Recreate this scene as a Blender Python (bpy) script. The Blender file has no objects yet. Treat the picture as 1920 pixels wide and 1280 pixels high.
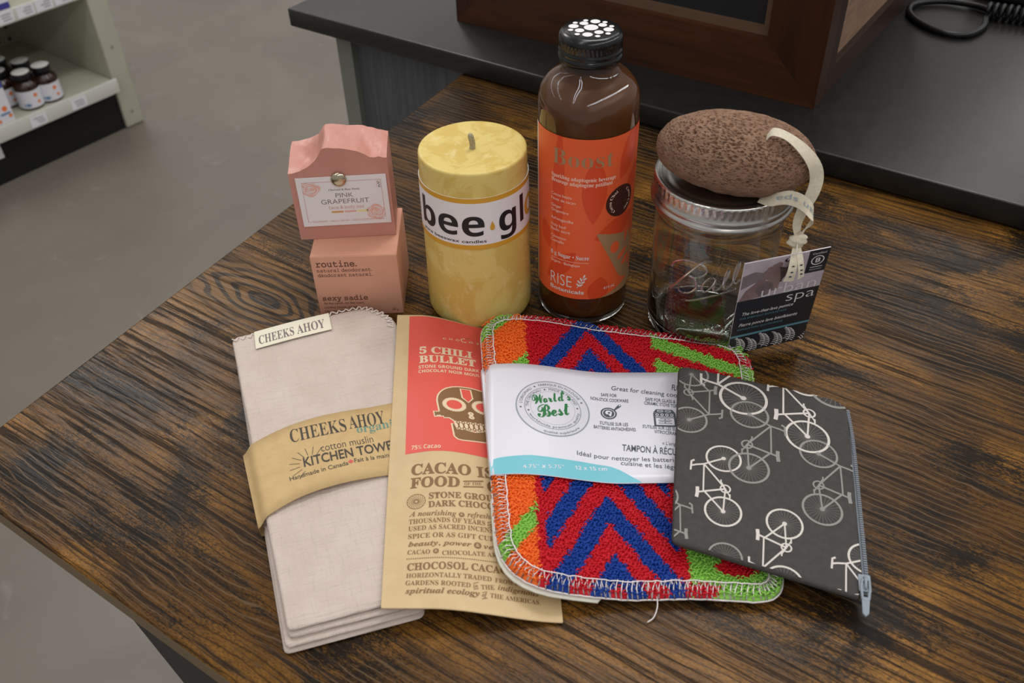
import bpy, bmesh, math, random
from mathutils import Vector, Matrix, noise, kdtree

# ------------------------------------------------------------------ camera, world, light
SC = bpy.context.scene
COL = SC.collection
MM = 0.001
TABLE_Z = 0.75                      # table top above the floor; all table-top sizes below are in millimetres from there


def make_camera():
    th, ro = math.radians(40.84), math.radians(1.76)
    f = Vector((0, math.cos(th), -math.sin(th)))
    x = Vector((1, 0, 0))
    d = -(x.cross(f))
    X = x * math.cos(ro) + d * math.sin(ro)
    Y = d * math.cos(ro) - x * math.sin(ro)
    cam = bpy.data.cameras.new('camera')
    ob = bpy.data.objects.new('camera', cam)
    COL.objects.link(ob)
    m = Matrix((X, -Y, -f)).transposed().to_4x4()
    m.translation = (0, 0, TABLE_Z + 0.41)
    ob.matrix_world = m
    cam.sensor_width = 36.0
    cam.lens = 36.0 * 1740.0 / 1920.0
    cam.clip_start = 0.01
    cam.clip_end = 60
    cam.dof.use_dof = True
    cam.dof.focus_distance = 0.60
    cam.dof.aperture_fstop = 13.0
    SC.camera = ob


make_camera()

world = bpy.data.worlds.new('shop_light')
SC.world = world
world.use_nodes = True
world.node_tree.nodes['Background'].inputs[0].default_value = (1.0, 0.98, 0.96, 1)
world.node_tree.nodes['Background'].inputs[1].default_value = 0.36

SC.view_settings.view_transform = 'Standard'
SC.view_settings.look = 'None'
SC.view_settings.exposure = 0.0
SC.view_settings.gamma = 1.0


def strip(x, y, length, width, watts, ang):
    li = bpy.data.lights.new('ceiling_tube_or_sheen_panel', 'AREA')
    li.shape = 'RECTANGLE'
    li.size = length
    li.size_y = width
    li.energy = watts
    li.color = (1.0, 0.975, 0.945)
    ob = bpy.data.objects.new('ceiling_tube_or_sheen_panel', li)
    ob.location = (x, y, 2.95)
    ob.rotation_euler = (0, 0, ang)
    COL.objects.link(ob)


# rows of fluorescent tubes along the aisles, 2.4 m apart
_ang = math.atan2(0.781, 0.624)
_nx, _ny = 0.781, -0.624
for k, w in ((-1, 16), (0, 10), (1, 18), (2, 44)):
    bx, by = -1.55 + _nx * 2.42 * k, 2.85 + _ny * 2.42 * k
    for off in (-0.09, 0.09):
        strip(bx + _nx * off, by + _ny * off, 9.0, 0.05, w, _ang)

# two unseen panels added at the rows to put broad sheen on the tabletop
for px, py, sx, sy, w, a in ((-1.55, 2.92, 0.80, 1.05, 30.0, _ang), (0.45, 1.36, 1.25, 0.50, 18.0, 0.0)):
    strip(px, py, sx, sy, w, a)

# ------------------------------------------------------------------ helpers


def lin(c):
    c /= 255.0
    return c / 12.92 if c <= 0.04045 else ((c + 0.055) / 1.055) ** 2.4


def rgb(r, g, b):
    return (lin(r), lin(g), lin(b), 1.0)


MATS = {}


def mat(name, col, rough=0.6, spec=0.4, metal=0.0, **kw):
    if name in MATS:
        return MATS[name]
    m = bpy.data.materials.new(name)
    m.use_nodes = True
    b = m.node_tree.nodes['Principled BSDF']
    b.inputs['Base Color'].default_value = rgb(*col)
    b.inputs['Roughness'].default_value = rough
    b.inputs['Specular IOR Level'].default_value = spec
    b.inputs['Metallic'].default_value = metal
    for k, v in kw.items():
        b.inputs[k].default_value = v
    MATS[name] = m
    return m


class NT:
    """small helper to wire node trees"""

    def __init__(self, m):
        self.t = m.node_tree
        self.b = self.t.nodes['Principled BSDF']

    def n(self, kind, **kw):
        nd = self.t.nodes.new(kind)
        for k, v in kw.items():
            if k.startswith('i_'):
                nd.inputs[k[2:].replace('_', ' ')].default_value = v
            else:
                setattr(nd, k, v)
        return nd

    def l(self, a, b):
        self.t.links.new(a, b)

    def coords(self, rot=0.0, scale=(1, 1, 1), kind='Object'):
        tc = self.n('ShaderNodeTexCoord')
        r = self.n('ShaderNodeMapping')
        r.inputs['Rotation'].default_value = (0, 0, rot)
        self.l(tc.outputs[kind], r.inputs['Vector'])
        mp = self.n('ShaderNodeMapping')
        mp.inputs['Scale'].default_value = scale
        self.l(r.outputs['Vector'], mp.inputs['Vector'])
        return mp.outputs['Vector']

    def noise(self, vec, scale, detail=4, rough=0.6, dist=0.0):
        nd = self.n('ShaderNodeTexNoise')
        nd.inputs['Scale'].default_value = scale
        nd.inputs['Detail'].default_value = detail
        nd.inputs['Roughness'].default_value = rough
        nd.inputs['Distortion'].default_value = dist
        self.l(vec, nd.inputs['Vector'])
        return nd.outputs['Fac']

    def ramp(self, fac, stops):
        nd = self.n('ShaderNodeValToRGB')
        el = nd.color_ramp.elements
        while len(el) < len(stops):
            el.new(0.5)
        for e, (p, c) in zip(el, stops):
            e.position = p
            e.color = c if len(c) == 4 else (*c, 1)
        self.l(fac, nd.inputs['Fac'])
        return nd.outputs['Color']

    def mix(self, fac, a, b, mode='MIX'):
        nd = self.n('ShaderNodeMix', data_type='RGBA', blend_type=mode)
        for s, v in ((nd.inputs[0], fac), (nd.inputs[6], a), (nd.inputs[7], b)):
            if hasattr(v, 'is_linked'):
                self.l(v, s)
            else:
                s.default_value = v
        return nd.outputs[2]

    def math(self, op, a, b=0.0):
        nd = self.n('ShaderNodeMath', operation=op)
        for s, v in ((nd.inputs[0], a), (nd.inputs[1], b)):
            if hasattr(v, 'is_linked'):
                self.l(v, s)
            else:
                s.default_value = v
        return nd.outputs[0]

    def bump(self, h, strength, dist=0.001):
        nd = self.n('ShaderNodeBump')
        nd.inputs['Strength'].default_value = strength
        nd.inputs['Distance'].default_value = dist
        self.l(h, nd.inputs['Height'])
        self.l(nd.outputs['Normal'], self.b.inputs['Normal'])


def vary(name, c1, c2, scale, rough=0.6, bump=0.0, bdist=0.0006, bscale=None, stretch=(1, 1, 1), spec=0.35, **kw):
    """plain material with a soft mottled colour and optional fine bump"""
    if name in MATS:
        return MATS[name]
    m = mat(name, c1, rough, spec, **kw)
    t = NT(m)
    v = t.coords(scale=stretch)
    f = t.noise(v, scale)
    t.l(t.ramp(f, [(0.35, rgb(*c1)), (0.65, rgb(*c2))]), t.b.inputs['Base Color'])
    if bump:
        t.bump(t.noise(v, bscale or scale * 6, 3), bump, bdist)
    return m


class MB:
    """collects geometry (millimetres above the table) for ONE mesh object"""

    def __init__(self):
        self.v, self.f, self.m, self.mats = [], [], [], []
        self.smooth = []

    def mi(self, m):
        if m not in self.mats:
            self.mats.append(m)
        return self.mats.index(m)

    def add(self, verts, faces, m, smooth=False):
        o = len(self.v)
        i = self.mi(m)
        self.v.extend(verts)
        for f in faces:
            self.f.append([a + o for a in f])
            self.m.append(i)
            self.smooth.append(smooth)

    def box(self, x0, x1, y0, y1, z0, z1, m, tf=None):
        vs = [(x, y, z) for z in (z0, z1) for y in (y0, y1) for x in (x0, x1)]
        if tf:
            vs = [tf(*p) for p in vs]
        self.add(vs, [(0, 2, 3, 1), (4, 5, 7, 6), (0, 1, 5, 4), (2, 6, 7, 3), (0, 4, 6, 2), (1, 3, 7, 5)], m)

    def bevel_box(self, x0, x1, y0, y1, z0, z1, r, m, tf=None, seg=2):
        bm = bmesh.new()
        vs = [bm.verts.new((x, y, z)) for z in (z0, z1) for y in (y0, y1) for x in (x0, x1)]
        for f in [(0, 2, 3, 1), (4, 5, 7, 6), (0, 1, 5, 4), (2, 6, 7, 3), (0, 4, 6, 2), (1, 3, 7, 5)]:
            bm.faces.new([vs[i] for i in f])
        bmesh.ops.bevel(bm, geom=bm.edges[:], offset=r, segments=seg, affect='EDGES', profile=0.5)
        self.add_bm(bm, m, tf, True)

    def add_bm(self, bm, m, tf=None, smooth=False):
        bm.verts.index_update()
        vs = [tuple(v.co) for v in bm.verts]
        if tf:
            vs = [tf(*p) for p in vs]
        self.add(vs, [[v.index for v in f.verts] for f in bm.faces], m, smooth)
        bm.free()

    def prism(self, poly, z0, z1, m):
        n = len(poly)
        vs = [(x, y, z0) for x, y in poly] + [(x, y, z1) for x, y in poly]
        fs = [list(range(n))[::-1], list(range(n, 2 * n))] + [(i, (i + 1) % n, n + (i + 1) % n, n + i) for i in range(n)]
        self.add(vs, fs, m)

    def lathe(self, prof, cx, cy, m, n=96, rmod=None, closed=False):
        """prof: list of (r, z); open profile starts/ends on the axis or is a closed loop"""
        vs, idx = [], []
        for k, (r, z) in enumerate(prof):
            if r < 1e-6:
                idx.append([len(vs)] * n)
                vs.append((cx, cy, z))
            else:
                row = []
                for i in range(n):
                    a = 2 * math.pi * i / n
                    rr = r + (rmod(k, i) if rmod else 0)
                    row.append(len(vs))
                    vs.append((cx + rr * math.cos(a), cy + rr * math.sin(a), z))
                idx.append(row)
        fs = []
        rows = list(zip(idx, idx[1:] + ([idx[0]] if closed else []))) if closed else list(zip(idx, idx[1:]))
        for A, B in rows:
            for i in range(n):
                j = (i + 1) % n
                q = [A[i], A[j], B[j], B[i]]
                r = []
                for a in q:
                    if a not in r:
                        r.append(a)
                if len(r) > 2:
                    fs.append(r)
        self.add(vs, fs, m, True)

    def tube(self, pts, r, m, seg=8, closed=False):
        P = [Vector(p) for p in pts]
        n = len(P)
        vs, fs = [], []
        up = Vector((0.13, 0.21, 0.97)).normalized()
        prev = None
        for i in range(n):
            a = P[i - 1] if (i > 0 or closed) else P[i]
            b = P[(i + 1) % n] if (i < n - 1 or closed) else P[i]
            t = (b - a).normalized() if (b - a).length > 1e-9 else Vector((0, 0, 1))
            if prev is None:
                s = t.cross(up)
                if s.length < 1e-3:
                    s = t.cross(Vector((1, 0, 0)))
                s.normalize()
            else:
                s = prev - t * prev.dot(t)
                s = s.normalized() if s.length > 1e-6 else t.orthogonal().normalized()
            prev = s
            u = s.cross(t)
            rr = r[i] if isinstance(r, (list, tuple)) else r
            for k in range(seg):
                an = 2 * math.pi * k / seg
                vs.append(tuple(P[i] + (s * math.cos(an) + u * math.sin(an)) * rr))
        rng = range(n) if closed else range(n - 1)
        for i in rng:
            j = (i + 1) % n
            for k in range(seg):
                l = (k + 1) % seg
                fs.append((i * seg + k, i * seg + l, j * seg + l, j * seg + k))
        if not closed:
            fs.append(list(range(seg))[::-1])
            fs.append([(n - 1) * seg + k for k in range(seg)])
        self.add(vs, fs, m, True)

    def build(self, name, parent=None, base=None, merge=False):
        off = Vector((0, 0, 0))
        if parent is not None:
            p = parent
            while p:
                off += p.location
                p = p.parent
        elif base is not None:
            off = Vector(base)
        vs = [(x * MM - off.x, y * MM - off.y, z * MM + TABLE_Z - off.z) for x, y, z in self.v]
        me = bpy.data.meshes.new(name)
        me.from_pydata(vs, [], self.f)
        for m in self.mats:
            me.materials.append(m)
        me.polygons.foreach_set('material_index', self.m)
        me.polygons.foreach_set('use_smooth', self.smooth)
        me.update()
        ob = bpy.data.objects.new(name, me)
        COL.objects.link(ob)
        if parent is not None:
            ob.parent = parent
        elif base is not None:
            ob.location = off
        return ob


def W(x, y, z):
    return Vector((x * MM, y * MM, z * MM + TABLE_Z))


def tag(o, label, cat, group=None):
    o['label'] = label
    o['category'] = cat
    if group:
        o['group'] = group
    return o


def thing(name, label, cat, base, group=None):
    o = bpy.data.objects.new(name, None)
    COL.objects.link(o)
    o.empty_display_size = 0.02
    o.location = base
    return tag(o, label, cat, group)


def struct(o):
    o['kind'] = 'structure'
    return o


def smoothstep(a, b, x):
    t = max(0.0, min(1.0, (x - a) / (b - a)))
    return t * t * (3 - 2 * t)


def interp(pts, x):
    if x <= pts[0][0]:
        return pts[0][1]
    for (a, fa), (b, fb) in zip(pts, pts[1:]):
        if x <= b:
            return fa + (fb - fa) * (x - a) / (b - a)
    return pts[-1][1]


def spline(pts, n):
    """Catmull-Rom through points of any dimension"""
    P = [Vector(p) for p in pts]
    P = [P[0] * 2 - P[1]] + P + [P[-1] * 2 - P[-2]]
    out = []
    for i in range(1, len(P) - 2):
        for k in range(n):
            t = k / n
            a, b, c, d = P[i - 1], P[i], P[i + 1], P[i + 2]
            out.append(0.5 * ((2 * b) + (c - a) * t + (2 * a - 5 * b + 4 * c - d) * t * t + (3 * b - a - 3 * c + d) * t ** 3))
    out.append(P[-2].copy())
    return out


def round_poly(pts, radii, n=10, step=4.0):
    """2D outline with rounded corners, resampled"""
    out = []
    N = len(pts)
    for i in range(N):
        p, a, b = Vector(pts[i]), Vector(pts[i - 1]), Vector(pts[(i + 1) % N])
        r = radii[i] if isinstance(radii, (list, tuple)) else radii
        u, v = (a - p).normalized(), (b - p).normalized()
        s, e = p + u * r, p + v * r
        for k in range(n + 1):
            t = k / n
            out.append(s * (1 - t) ** 2 + p * 2 * t * (1 - t) + e * t * t)
    res = []
    for i, p in enumerate(out):
        q = out[(i + 1) % len(out)]
        d = (q - p).length
        if d < 1e-4:
            continue
        m = max(1, int(d / step))
        for k in range(m):
            res.append(p + (q - p) * k / m)
    return res


def sheet(mb, outline, ztop, zbot, m, rings=28, center=None, mbot=None):
    """closed soft slab: radial grid; ztop/zbot(x, y, t) with t = 0 centre .. 1 edge"""
    n = len(outline)
    c = center or sum(outline, Vector((0, 0))) / n
    for fn, mm, flip in ((ztop, m, False), (zbot, mbot or m, True)):
        vs = [(c.x, c.y, fn(c.x, c.y, 0.0))]
        for k in range(1, rings + 1):
            t = k / rings
            t = 1 - (1 - t) ** 1.35
            for p in outline:
                q = c + (p - c) * t
                vs.append((q.x, q.y, fn(q.x, q.y, t)))
        fs = []
        for i in range(n):
            j = (i + 1) % n
            fs.append((0, 1 + i, 1 + j))
            for k in range(rings - 1):
                a = 1 + k * n
                b = a + n
                fs.append((a + i, b + i, b + j, a + j))
        area = sum(outline[i].x * outline[(i + 1) % n].y - outline[(i + 1) % n].x * outline[i].y for i in range(n))
        if (area < 0) != flip:
            fs = [f[::-1] for f in fs]
        mb.add(vs, fs, mm, True)
        last = len(mb.v) - n
        if not flip:
            top_start = last
    fs = []
    for i in range(n):
        j = (i + 1) % n
        fs.append((top_start + i, last + i, last + j, top_start + j))
    if area < 0:
        fs = [f[::-1] for f in fs]
    k = mb.mi(m)
    for f in fs:
        mb.f.append(list(f))
        mb.m.append(k)
        mb.smooth.append(True)


# ------------------------------------------------------------------ lettering (font outlines -> mesh)
FONT_CACHE = {}
UP = {'serif': 0x1D400, 'italic': 0x1D468, 'script': 0x1D4D0, 'bold': 0x1D5D4, 'mono': 0x1D670, 'boldi': 0x1D63C}


def restyle(body, style):
    if style == 'sans' or style not in UP:
        return body
    o = ''
    for ch in body:
        if 'A' <= ch <= 'Z':
            o += chr(UP[style] + ord(ch) - 65)
        elif 'a' <= ch <= 'z':
            o += chr(UP[style] + 26 + ord(ch) - 97)
        elif '0' <= ch <= '9' and style in ('serif', 'bold', 'mono'):
            o += chr({'serif': 0x1D7CE, 'bold': 0x1D7EC, 'mono': 0x1D7F6}[style] + ord(ch) - 48)
        else:
            o += ch
    return o


def glyphs(body, style='sans', weight=0.0, spacing=1.0, res=3):
    """2D mesh of a line of text; returns (verts, faces, xmin, xmax, cap height)"""
    key = (body, style, weight, spacing, res)
    if key in FONT_CACHE:
        return FONT_CACHE[key]

    def tess(s):
        cu = bpy.data.curves.new('lettering', 'FONT')
        cu.body = s
        cu.offset = weight
        cu.space_character = spacing
        cu.resolution_u = res
        cu.fill_mode = 'FRONT'
        ob = bpy.data.objects.new('lettering', cu)
        COL.objects.link(ob)
        dg = bpy.context.evaluated_depsgraph_get()
        me = bpy.data.meshes.new_from_object(ob.evaluated_get(dg))
        vs = [(v.co.x, v.co.y) for v in me.vertices]
        fs = [list(p.vertices) for p in me.polygons]
        bpy.data.objects.remove(ob)
        bpy.data.curves.remove(cu)
        bpy.data.meshes.remove(me)
        return vs, fs

    capk = ('cap', style)
    if capk not in FONT_CACHE:
        FONT_CACHE[capk] = max(y for _, y in tess(restyle('H' if style != 'script' else 'B', style))[0])
    vs, fs = tess(restyle(body, style))
    r = (vs, fs, min(x for x, _ in vs), max(x for x, _ in vs), FONT_CACHE[capk])
    FONT_CACHE[key] = r
    return r


def slice_x(vs, fs, step, axis=0):
    """cut 2D faces along lines every `step` so they can follow a curved surface"""
    if not vs:
        return vs, fs
    bm = bmesh.new()
    bv = [bm.verts.new((x, y, 0)) for x, y in vs]
    for f in fs:
        try:
            bm.faces.new([bv[i] for i in f])
        except ValueError:
            pass
    lo = min(v[axis] for v in vs)
    hi = max(v[axis] for v in vs)
    no = (1, 0, 0) if axis == 0 else (0, 1, 0)
    k = math.floor(lo / step) + 1
    while k * step < hi:
        co = (k * step, 0, 0) if axis == 0 else (0, k * step, 0)
        bmesh.ops.bisect_plane(bm, geom=bm.verts[:] + bm.edges[:] + bm.faces[:], plane_co=co, plane_no=no, dist=1e-6)
        k += 1
    bm.verts.index_update()
    o = [(v.co.x, v.co.y) for v in bm.verts], [[v.index for v in f.verts] for f in bm.faces]
    bm.free()
    return o


def text2d(body, x, y, w, h, ang=0.0, style='sans', weight=0.0, spacing=1.0, skew=0.0, res=3):
    """line of text in a 2D plane: baseline start (x, y), total width w, cap height h"""
    vs, fs, a, b, cap = glyphs(body, style, weight, spacing, res)
    sx, sy = w / (b - a), h / cap
    c, s = math.cos(ang), math.sin(ang)
    out = []
    for px, py in vs:
        u, v = (px - a) * sx + py * sy * skew, py * sy
        out.append((x + u * c - v * s, y + u * s + v * c))
    return out, fs


def text_arc(body, cx, cy, r, a0, a1, h, style='sans', weight=0.0, inside=False):
    """text along a circle from angle a0 to a1 (radians)"""
    vs, fs, a, b, cap = glyphs(body, style, weight, 1.0, 2)
    out = []
    for px, py in vs:
        t = a0 + (a1 - a0) * (px - a) / (b - a)
        rr = r + (-py if inside else py) * h / cap
        out.append((cx + rr * math.cos(t), cy + rr * math.sin(t)))
    return out, fs


def poly2d(pts):
    return list(pts), [list(range(len(pts)))]


def stroke2d(pts, w, closed=False):
    """polyline with width as quads"""
    P = [Vector(p) for p in pts]
    n = len(P)
    vs, fs = [], []
    for i in range(n):
        a = P[i - 1] if (i > 0 or closed) else P[i]
        b = P[(i + 1) % n] if (i < n - 1 or closed) else P[i]
        t = (b - a).normalized()
        nn = Vector((-t.y, t.x)) * w * 0.5
        vs += [tuple(P[i] + nn), tuple(P[i] - nn)]
    for i in range(n if closed else n - 1):
        j = (i + 1) % n
        fs.append((2 * i, 2 * i + 1, 2 * j + 1, 2 * j))
    return vs, fs


def ring2d(cx, cy, rx, ry, w, n=40, a0=0.0, a1=2 * math.pi, rot=0.0):
    full = abs(a1 - a0 - 2 * math.pi) < 1e-6
    m = n if full else n + 1
    pts = []
    for i in range(m):
        a = a0 + (a1 - a0) * i / n
        x, y = rx * math.cos(a), ry * math.sin(a)
        pts.append((cx + x * math.cos(rot) - y * math.sin(rot), cy + x * math.sin(rot) + y * math.cos(rot)))
    return stroke2d(pts, w, full)


def disc2d(cx, cy, rx, ry=None, n=28):
    ry = ry or rx
    return poly2d([(cx + rx * math.cos(2 * math.pi * i / n), cy + ry * math.sin(2 * math.pi * i / n)) for i in range(n)])


def put(mb, shape, fn, m, step=None, both=False):
    """lay a 2D shape on a surface: fn(x, y) -> 3D point; cut every `step` mm so that it follows the curve"""
    vs, fs = shape
    if step:
        vs, fs = slice_x(vs, fs, step)
        if both:
            vs, fs = slice_x(vs, fs, step, 1)
    mb.add([fn(x, y) for x, y in vs], fs, m)


def clip2d(shape, poly):
    """keep the part of a 2D shape inside a convex counter-clockwise polygon"""
    vs, fs = shape
    bm = bmesh.new()
    bv = [bm.verts.new((x, y, 0)) for x, y in vs]
    for f in fs:
        try:
            bm.faces.new([bv[i] for i in f])
        except ValueError:
            pass
    n = len(poly)
    for i in range(n):
        a, b = Vector(poly[i]), Vector(poly[(i + 1) % n])
        d = b - a
        bmesh.ops.bisect_plane(bm, geom=bm.verts[:] + bm.edges[:] + bm.faces[:], plane_co=(a.x, a.y, 0),
                               plane_no=(d.y, -d.x, 0), dist=1e-6, clear_outer=True)
    bm.verts.index_update()
    o = [(v.co.x, v.co.y) for v in bm.verts], [[v.index for v in f.verts] for f in bm.faces]
    bm.free()
    return o


# ------------------------------------------------------------------ materials
def wood_table():
    m = mat('rustic_brown_wood', (70, 45, 25), 0.4, 0.11)
    t = NT(m)
    rot = math.radians(35)
    broad = t.noise(t.coords(rot, (3.2, 6.0, 1)), 2.4, 6, 0.66, 0.6)
    patch = t.noise(t.coords(rot, (3.4, 7.0, 1)), 2.6, 6, 0.66, 0.6)
    pores = t.noise(t.coords(rot, (9.0, 300, 1)), 1.0, 4, 0.65, 0.5)
    lines = t.noise(t.coords(rot, (7, 70, 1)), 1.6, 4, 0.65, 0.8)
    speck = t.noise(t.coords(rot, (300, 900, 1)), 1.6, 3, 0.7)
    wv = t.n('ShaderNodeTexWave', wave_type='BANDS', bands_direction='Y', wave_profile='SIN')
    wv.inputs['Scale'].default_value = 17.0
    wv.inputs['Distortion'].default_value = 9.0
    wv.inputs['Detail'].default_value = 3.0
    wv.inputs['Detail Scale'].default_value = 0.7
    wv.inputs['Detail Roughness'].default_value = 0.5
    t.l(t.coords(rot, (1.5, 4.0, 1)), wv.inputs['Vector'])
    base = t.ramp(broad, [(0.34, rgb(50, 33, 18)), (0.50, rgb(96, 65, 28)), (0.68, rgb(146, 102, 44))])
    c = t.mix(t.ramp(wv.outputs['Fac'], [(0.02, (0.6, 0.6, 0.6)), (0.14, (0, 0, 0))]), base, rgb(34, 24, 16))
    c = t.mix(t.ramp(lines, [(0.38, (0.2, 0.2, 0.2)), (0.50, (0, 0, 0))]), c, rgb(38, 26, 18))
    c = t.mix(t.ramp(pores, [(0.40, (0.85, 0.85, 0.85)), (0.48, (0, 0, 0))]), c, rgb(28, 20, 14))
    c = t.mix(t.ramp(speck, [(0.46, (0, 0, 0)), (0.62, (0.5, 0.5, 0.5))]), c, rgb(26, 19, 13))
    edge = t.math('ADD', patch, t.math('MULTIPLY', t.math('SUBTRACT', speck, 0.5), 0.4))
    edge = t.math('ADD', edge, t.math('MULTIPLY', t.math('SUBTRACT', 0.5, pores), 0.12))
    c = t.mix(t.ramp(edge, [(0.485, (0, 0, 0)), (0.585, (0.94, 0.94, 0.94))]), c, rgb(22, 18, 15))
    # one knot near the left edge, growth lines bending round it
    kv = t.n('ShaderNodeMapping')
    kv.inputs['Location'].default_value = (0.2297, 0.0652, 0)
    t.l(t.coords(rot, (1, 1, 1)), kv.inputs['Vector'])
    ks = t.n('ShaderNodeMapping')
    ks.inputs['Scale'].default_value = (0.36, 1.0, 0)
    t.l(kv.outputs['Vector'], ks.inputs['Vector'])
    kl = t.n('ShaderNodeVectorMath', operation='LENGTH')
    t.l(ks.outputs['Vector'], kl.inputs[0])
    kd_ = t.math('ADD', kl.outputs['Value'], t.math('MULTIPLY', t.math('SUBTRACT', t.noise(t.coords(rot, (9, 28, 1)), 1.0, 2, 0.5), 0.5), 0.035))
    rings = t.math('SINE', t.math('MULTIPLY', kd_, 1000.0))
    near = t.ramp(kl.outputs['Value'], [(0.0, (1, 1, 1)), (0.022, (0.9, 0.9, 0.9)), (0.040, (0, 0, 0))])
    c = t.mix(t.mix(near, (0, 0, 0, 1), t.ramp(pores, [(0.40, (0.3, 0.3, 0.3)), (0.5, (0.85, 0.85, 0.85))])), c, rgb(116, 82, 38))
    c = t.mix(t.mix(near, (0, 0, 0, 1), t.ramp(rings, [(0.0, (0, 0, 0)), (0.55, (0.95, 0.95, 0.95))])), c, rgb(28, 20, 14))
    c = t.mix(t.ramp(kl.outputs['Value'], [(0.003, (0.95, 0.95, 0.95)), (0.0055, (0, 0, 0))]), c, rgb(24, 17, 12))
    groove_glint = t.mix(t.ramp(broad, [(0.44, (0.62, 0.62, 0.62)), (0.54, (0, 0, 0))]), (0, 0, 0, 1), t.ramp(wv.outputs['Fac'], [(0.90, (0, 0, 0)), (0.97, (1, 1, 1))]))
    c = t.mix(groove_glint, c, rgb(104, 82, 58))  # pale reflection along the grooves, painted into the wood colour
    t.l(c, t.b.inputs['Base Color'])
    t.l(t.ramp(pores, [(0.40, (0.50, 0.50, 0.50)), (0.50, (0.26, 0.26, 0.26))]), t.b.inputs['Roughness'])
    hgt = t.math('ADD', t.math('MULTIPLY', pores, 1.0), t.math('MULTIPLY', lines, 0.5))
    t.bump(hgt, 0.4, 0.0008)
    return m


def wood_case(name, rot, c1, c2):
    m = mat(name, c1, 0.38, 0.4)
    t = NT(m)
    f = t.noise(t.coords(rot, (2.0, 22, 22)), 4.0, 5, 0.6, 0.5)
    t.l(t.ramp(f, [(0.3, rgb(*c1)), (0.7, rgb(*c2))]), t.b.inputs['Base Color'])
    return m


M_WOOD = wood_table()
M_BLACK_METAL = mat('black_steel', (26, 26, 28), 0.45)
M_FLOOR = None


def floor_mat():
    m = mat('polished_concrete', (112, 105, 97), 0.35, 0.35)
    t = NT(m)
    v = t.coords()
    a = t.noise(v, 2.6, 5, 0.6, 0.4)
    b = t.noise(v, 14.0, 4, 0.6, 0.8)
    c = t.ramp(a, [(0.3, rgb(106, 99, 91)), (0.7, rgb(120, 113, 104))])
    c = t.mix(t.ramp(b, [(0.62, (0, 0, 0)), (0.78, (0.5, 0.5, 0.5))]), c, rgb(146, 142, 137))
    t.l(c, t.b.inputs['Base Color'])
    t.l(t.ramp(a, [(0.3, (0.42, 0.42, 0.42)), (0.7, (0.3, 0.3, 0.3))]), t.b.inputs['Roughness'])
    return m


M_FLOOR = floor_mat()

# ------------------------------------------------------------------ setting: floor
mb = MB()
mb.box(-5000, 4000, -1500, 6500, -760, -750, M_FLOOR)
struct(mb.build('floor', base=(0, 0, 0)))

# ------------------------------------------------------------------ table
Lx, Ly = 0.819, -0.574              # long direction of table and counter
Sx, Sy = 0.574, 0.819


def build_table():
    t = thing('side_table', 'dark rustic wooden table with black metal legs, holding all the products', 'table',
              (0.05, 0.45, 0.0))
    C0 = Vector((-341, 373))
    back = Vector((-40.5, 896.5))
    Lv = Vector((Lx, Ly))
    pts = [C0, C0 + Lv * 1250, back + Lv * 1290, back]
    bm = bmesh.new()
    lo = [bm.verts.new((p.x, p.y, -15)) for p in pts]
    hi = [bm.verts.new((p.x, p.y, 0)) for p in pts]
    bm.faces.new(lo[::-1])
    bm.faces.new(hi)
    for i in range(4):
        j = (i + 1) % 4
        bm.faces.new((lo[i], lo[j], hi[j], hi[i]))
    bmesh.ops.recalc_face_normals(bm, faces=bm.faces[:])
    bmesh.ops.bevel(bm, geom=bm.edges[:], offset=2.2, segments=3, affect='EDGES', profile=0.5)
    mb = MB()
    mb.add_bm(bm, M_WOOD, None, False)
    band = mat('table_edge_band', (112, 94, 70), 0.5)
    top = mb.build('tabletop', t)
    top.data.materials.append(band)
    for f in top.data.polygons:
        if abs(f.normal.z) < 0.45:
            f.material_index = 1

    def leg(top, bot, w, d):
        mb = MB()
        a, b = Vector(top), Vector(bot)
        u = Vector((Lx, Ly, 0)) * w * 0.5
        v = Vector((Sx, Sy, 0)) * d * 0.5
        vs = [tuple(p + u * i + v * j) for p in (a, b) for i, j in ((-1, -1), (1, -1), (1, 1), (-1, 1))]
        mb.add(vs, [(3, 2, 1, 0), (4, 5, 6, 7)] + [(i, (i + 1) % 4, 4 + (i + 1) % 4, 4 + i) for i in range(4)], M_BLACK_METAL)
        mb.build('leg', t)

    for s, e in ((0, 1), (1, -1)):
        for side in (0, 1):
            p = C0 + Lv * (160 if s == 0 else 1090) + Vector((Sx, Sy)) * (30 if side == 0 else 540)
            q = p + Lv * (445 * e)
            leg((p.x, p.y, -15), (q.x, q.y, -750), 84, 40)


build_table()

# ------------------------------------------------------------------ counter
M_QUARTZ = vary('dark_grey_quartz', (29, 28, 27), (35, 34, 32), 60, 0.3, spec=0.4)
M_CAB = vary('grey_wood_laminate', (74, 76, 80), (92, 93, 97), 9, 0.55, stretch=(30, 30, 1))
M_CABEDGE = mat('grey_edge_banding', (120, 122, 114), 0.5)


def cframe(a, b, z):
    """counter frame: a along the front from the left end, b depth, z height above the table"""
    return (-238 + Lx * a + Sx * b, 1025 + Ly * a + Sy * b, z)


def build_counter():
    mb = MB()
    mb.bevel_box(0, 2100, 0, 720, 2, 22, 1.6, M_QUARTZ, cframe)
    w = mb.build('countertop', base=W(*cframe(0, 0, 2)))
    tag(w, 'dark grey stone countertop running behind the wooden table', 'countertop')
    t = thing('counter_cabinet', 'grey wood grain cabinet standing under the dark stone countertop', 'cabinet', Vector((-0.2, 1.02, 0.0)))
    mb = MB()
    mb.box(62, 2080, 36, 700, -750, 2, M_CAB, cframe)
    mb.build('front_panel', t)
    mb = MB()
    mb.box(40, 62, 28, 700, -750, 2, M_CABEDGE, cframe)
    e = mb.build('end_panel', t)
    e['label'] = 'lighter grey end panel edge'


build_counter()

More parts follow.
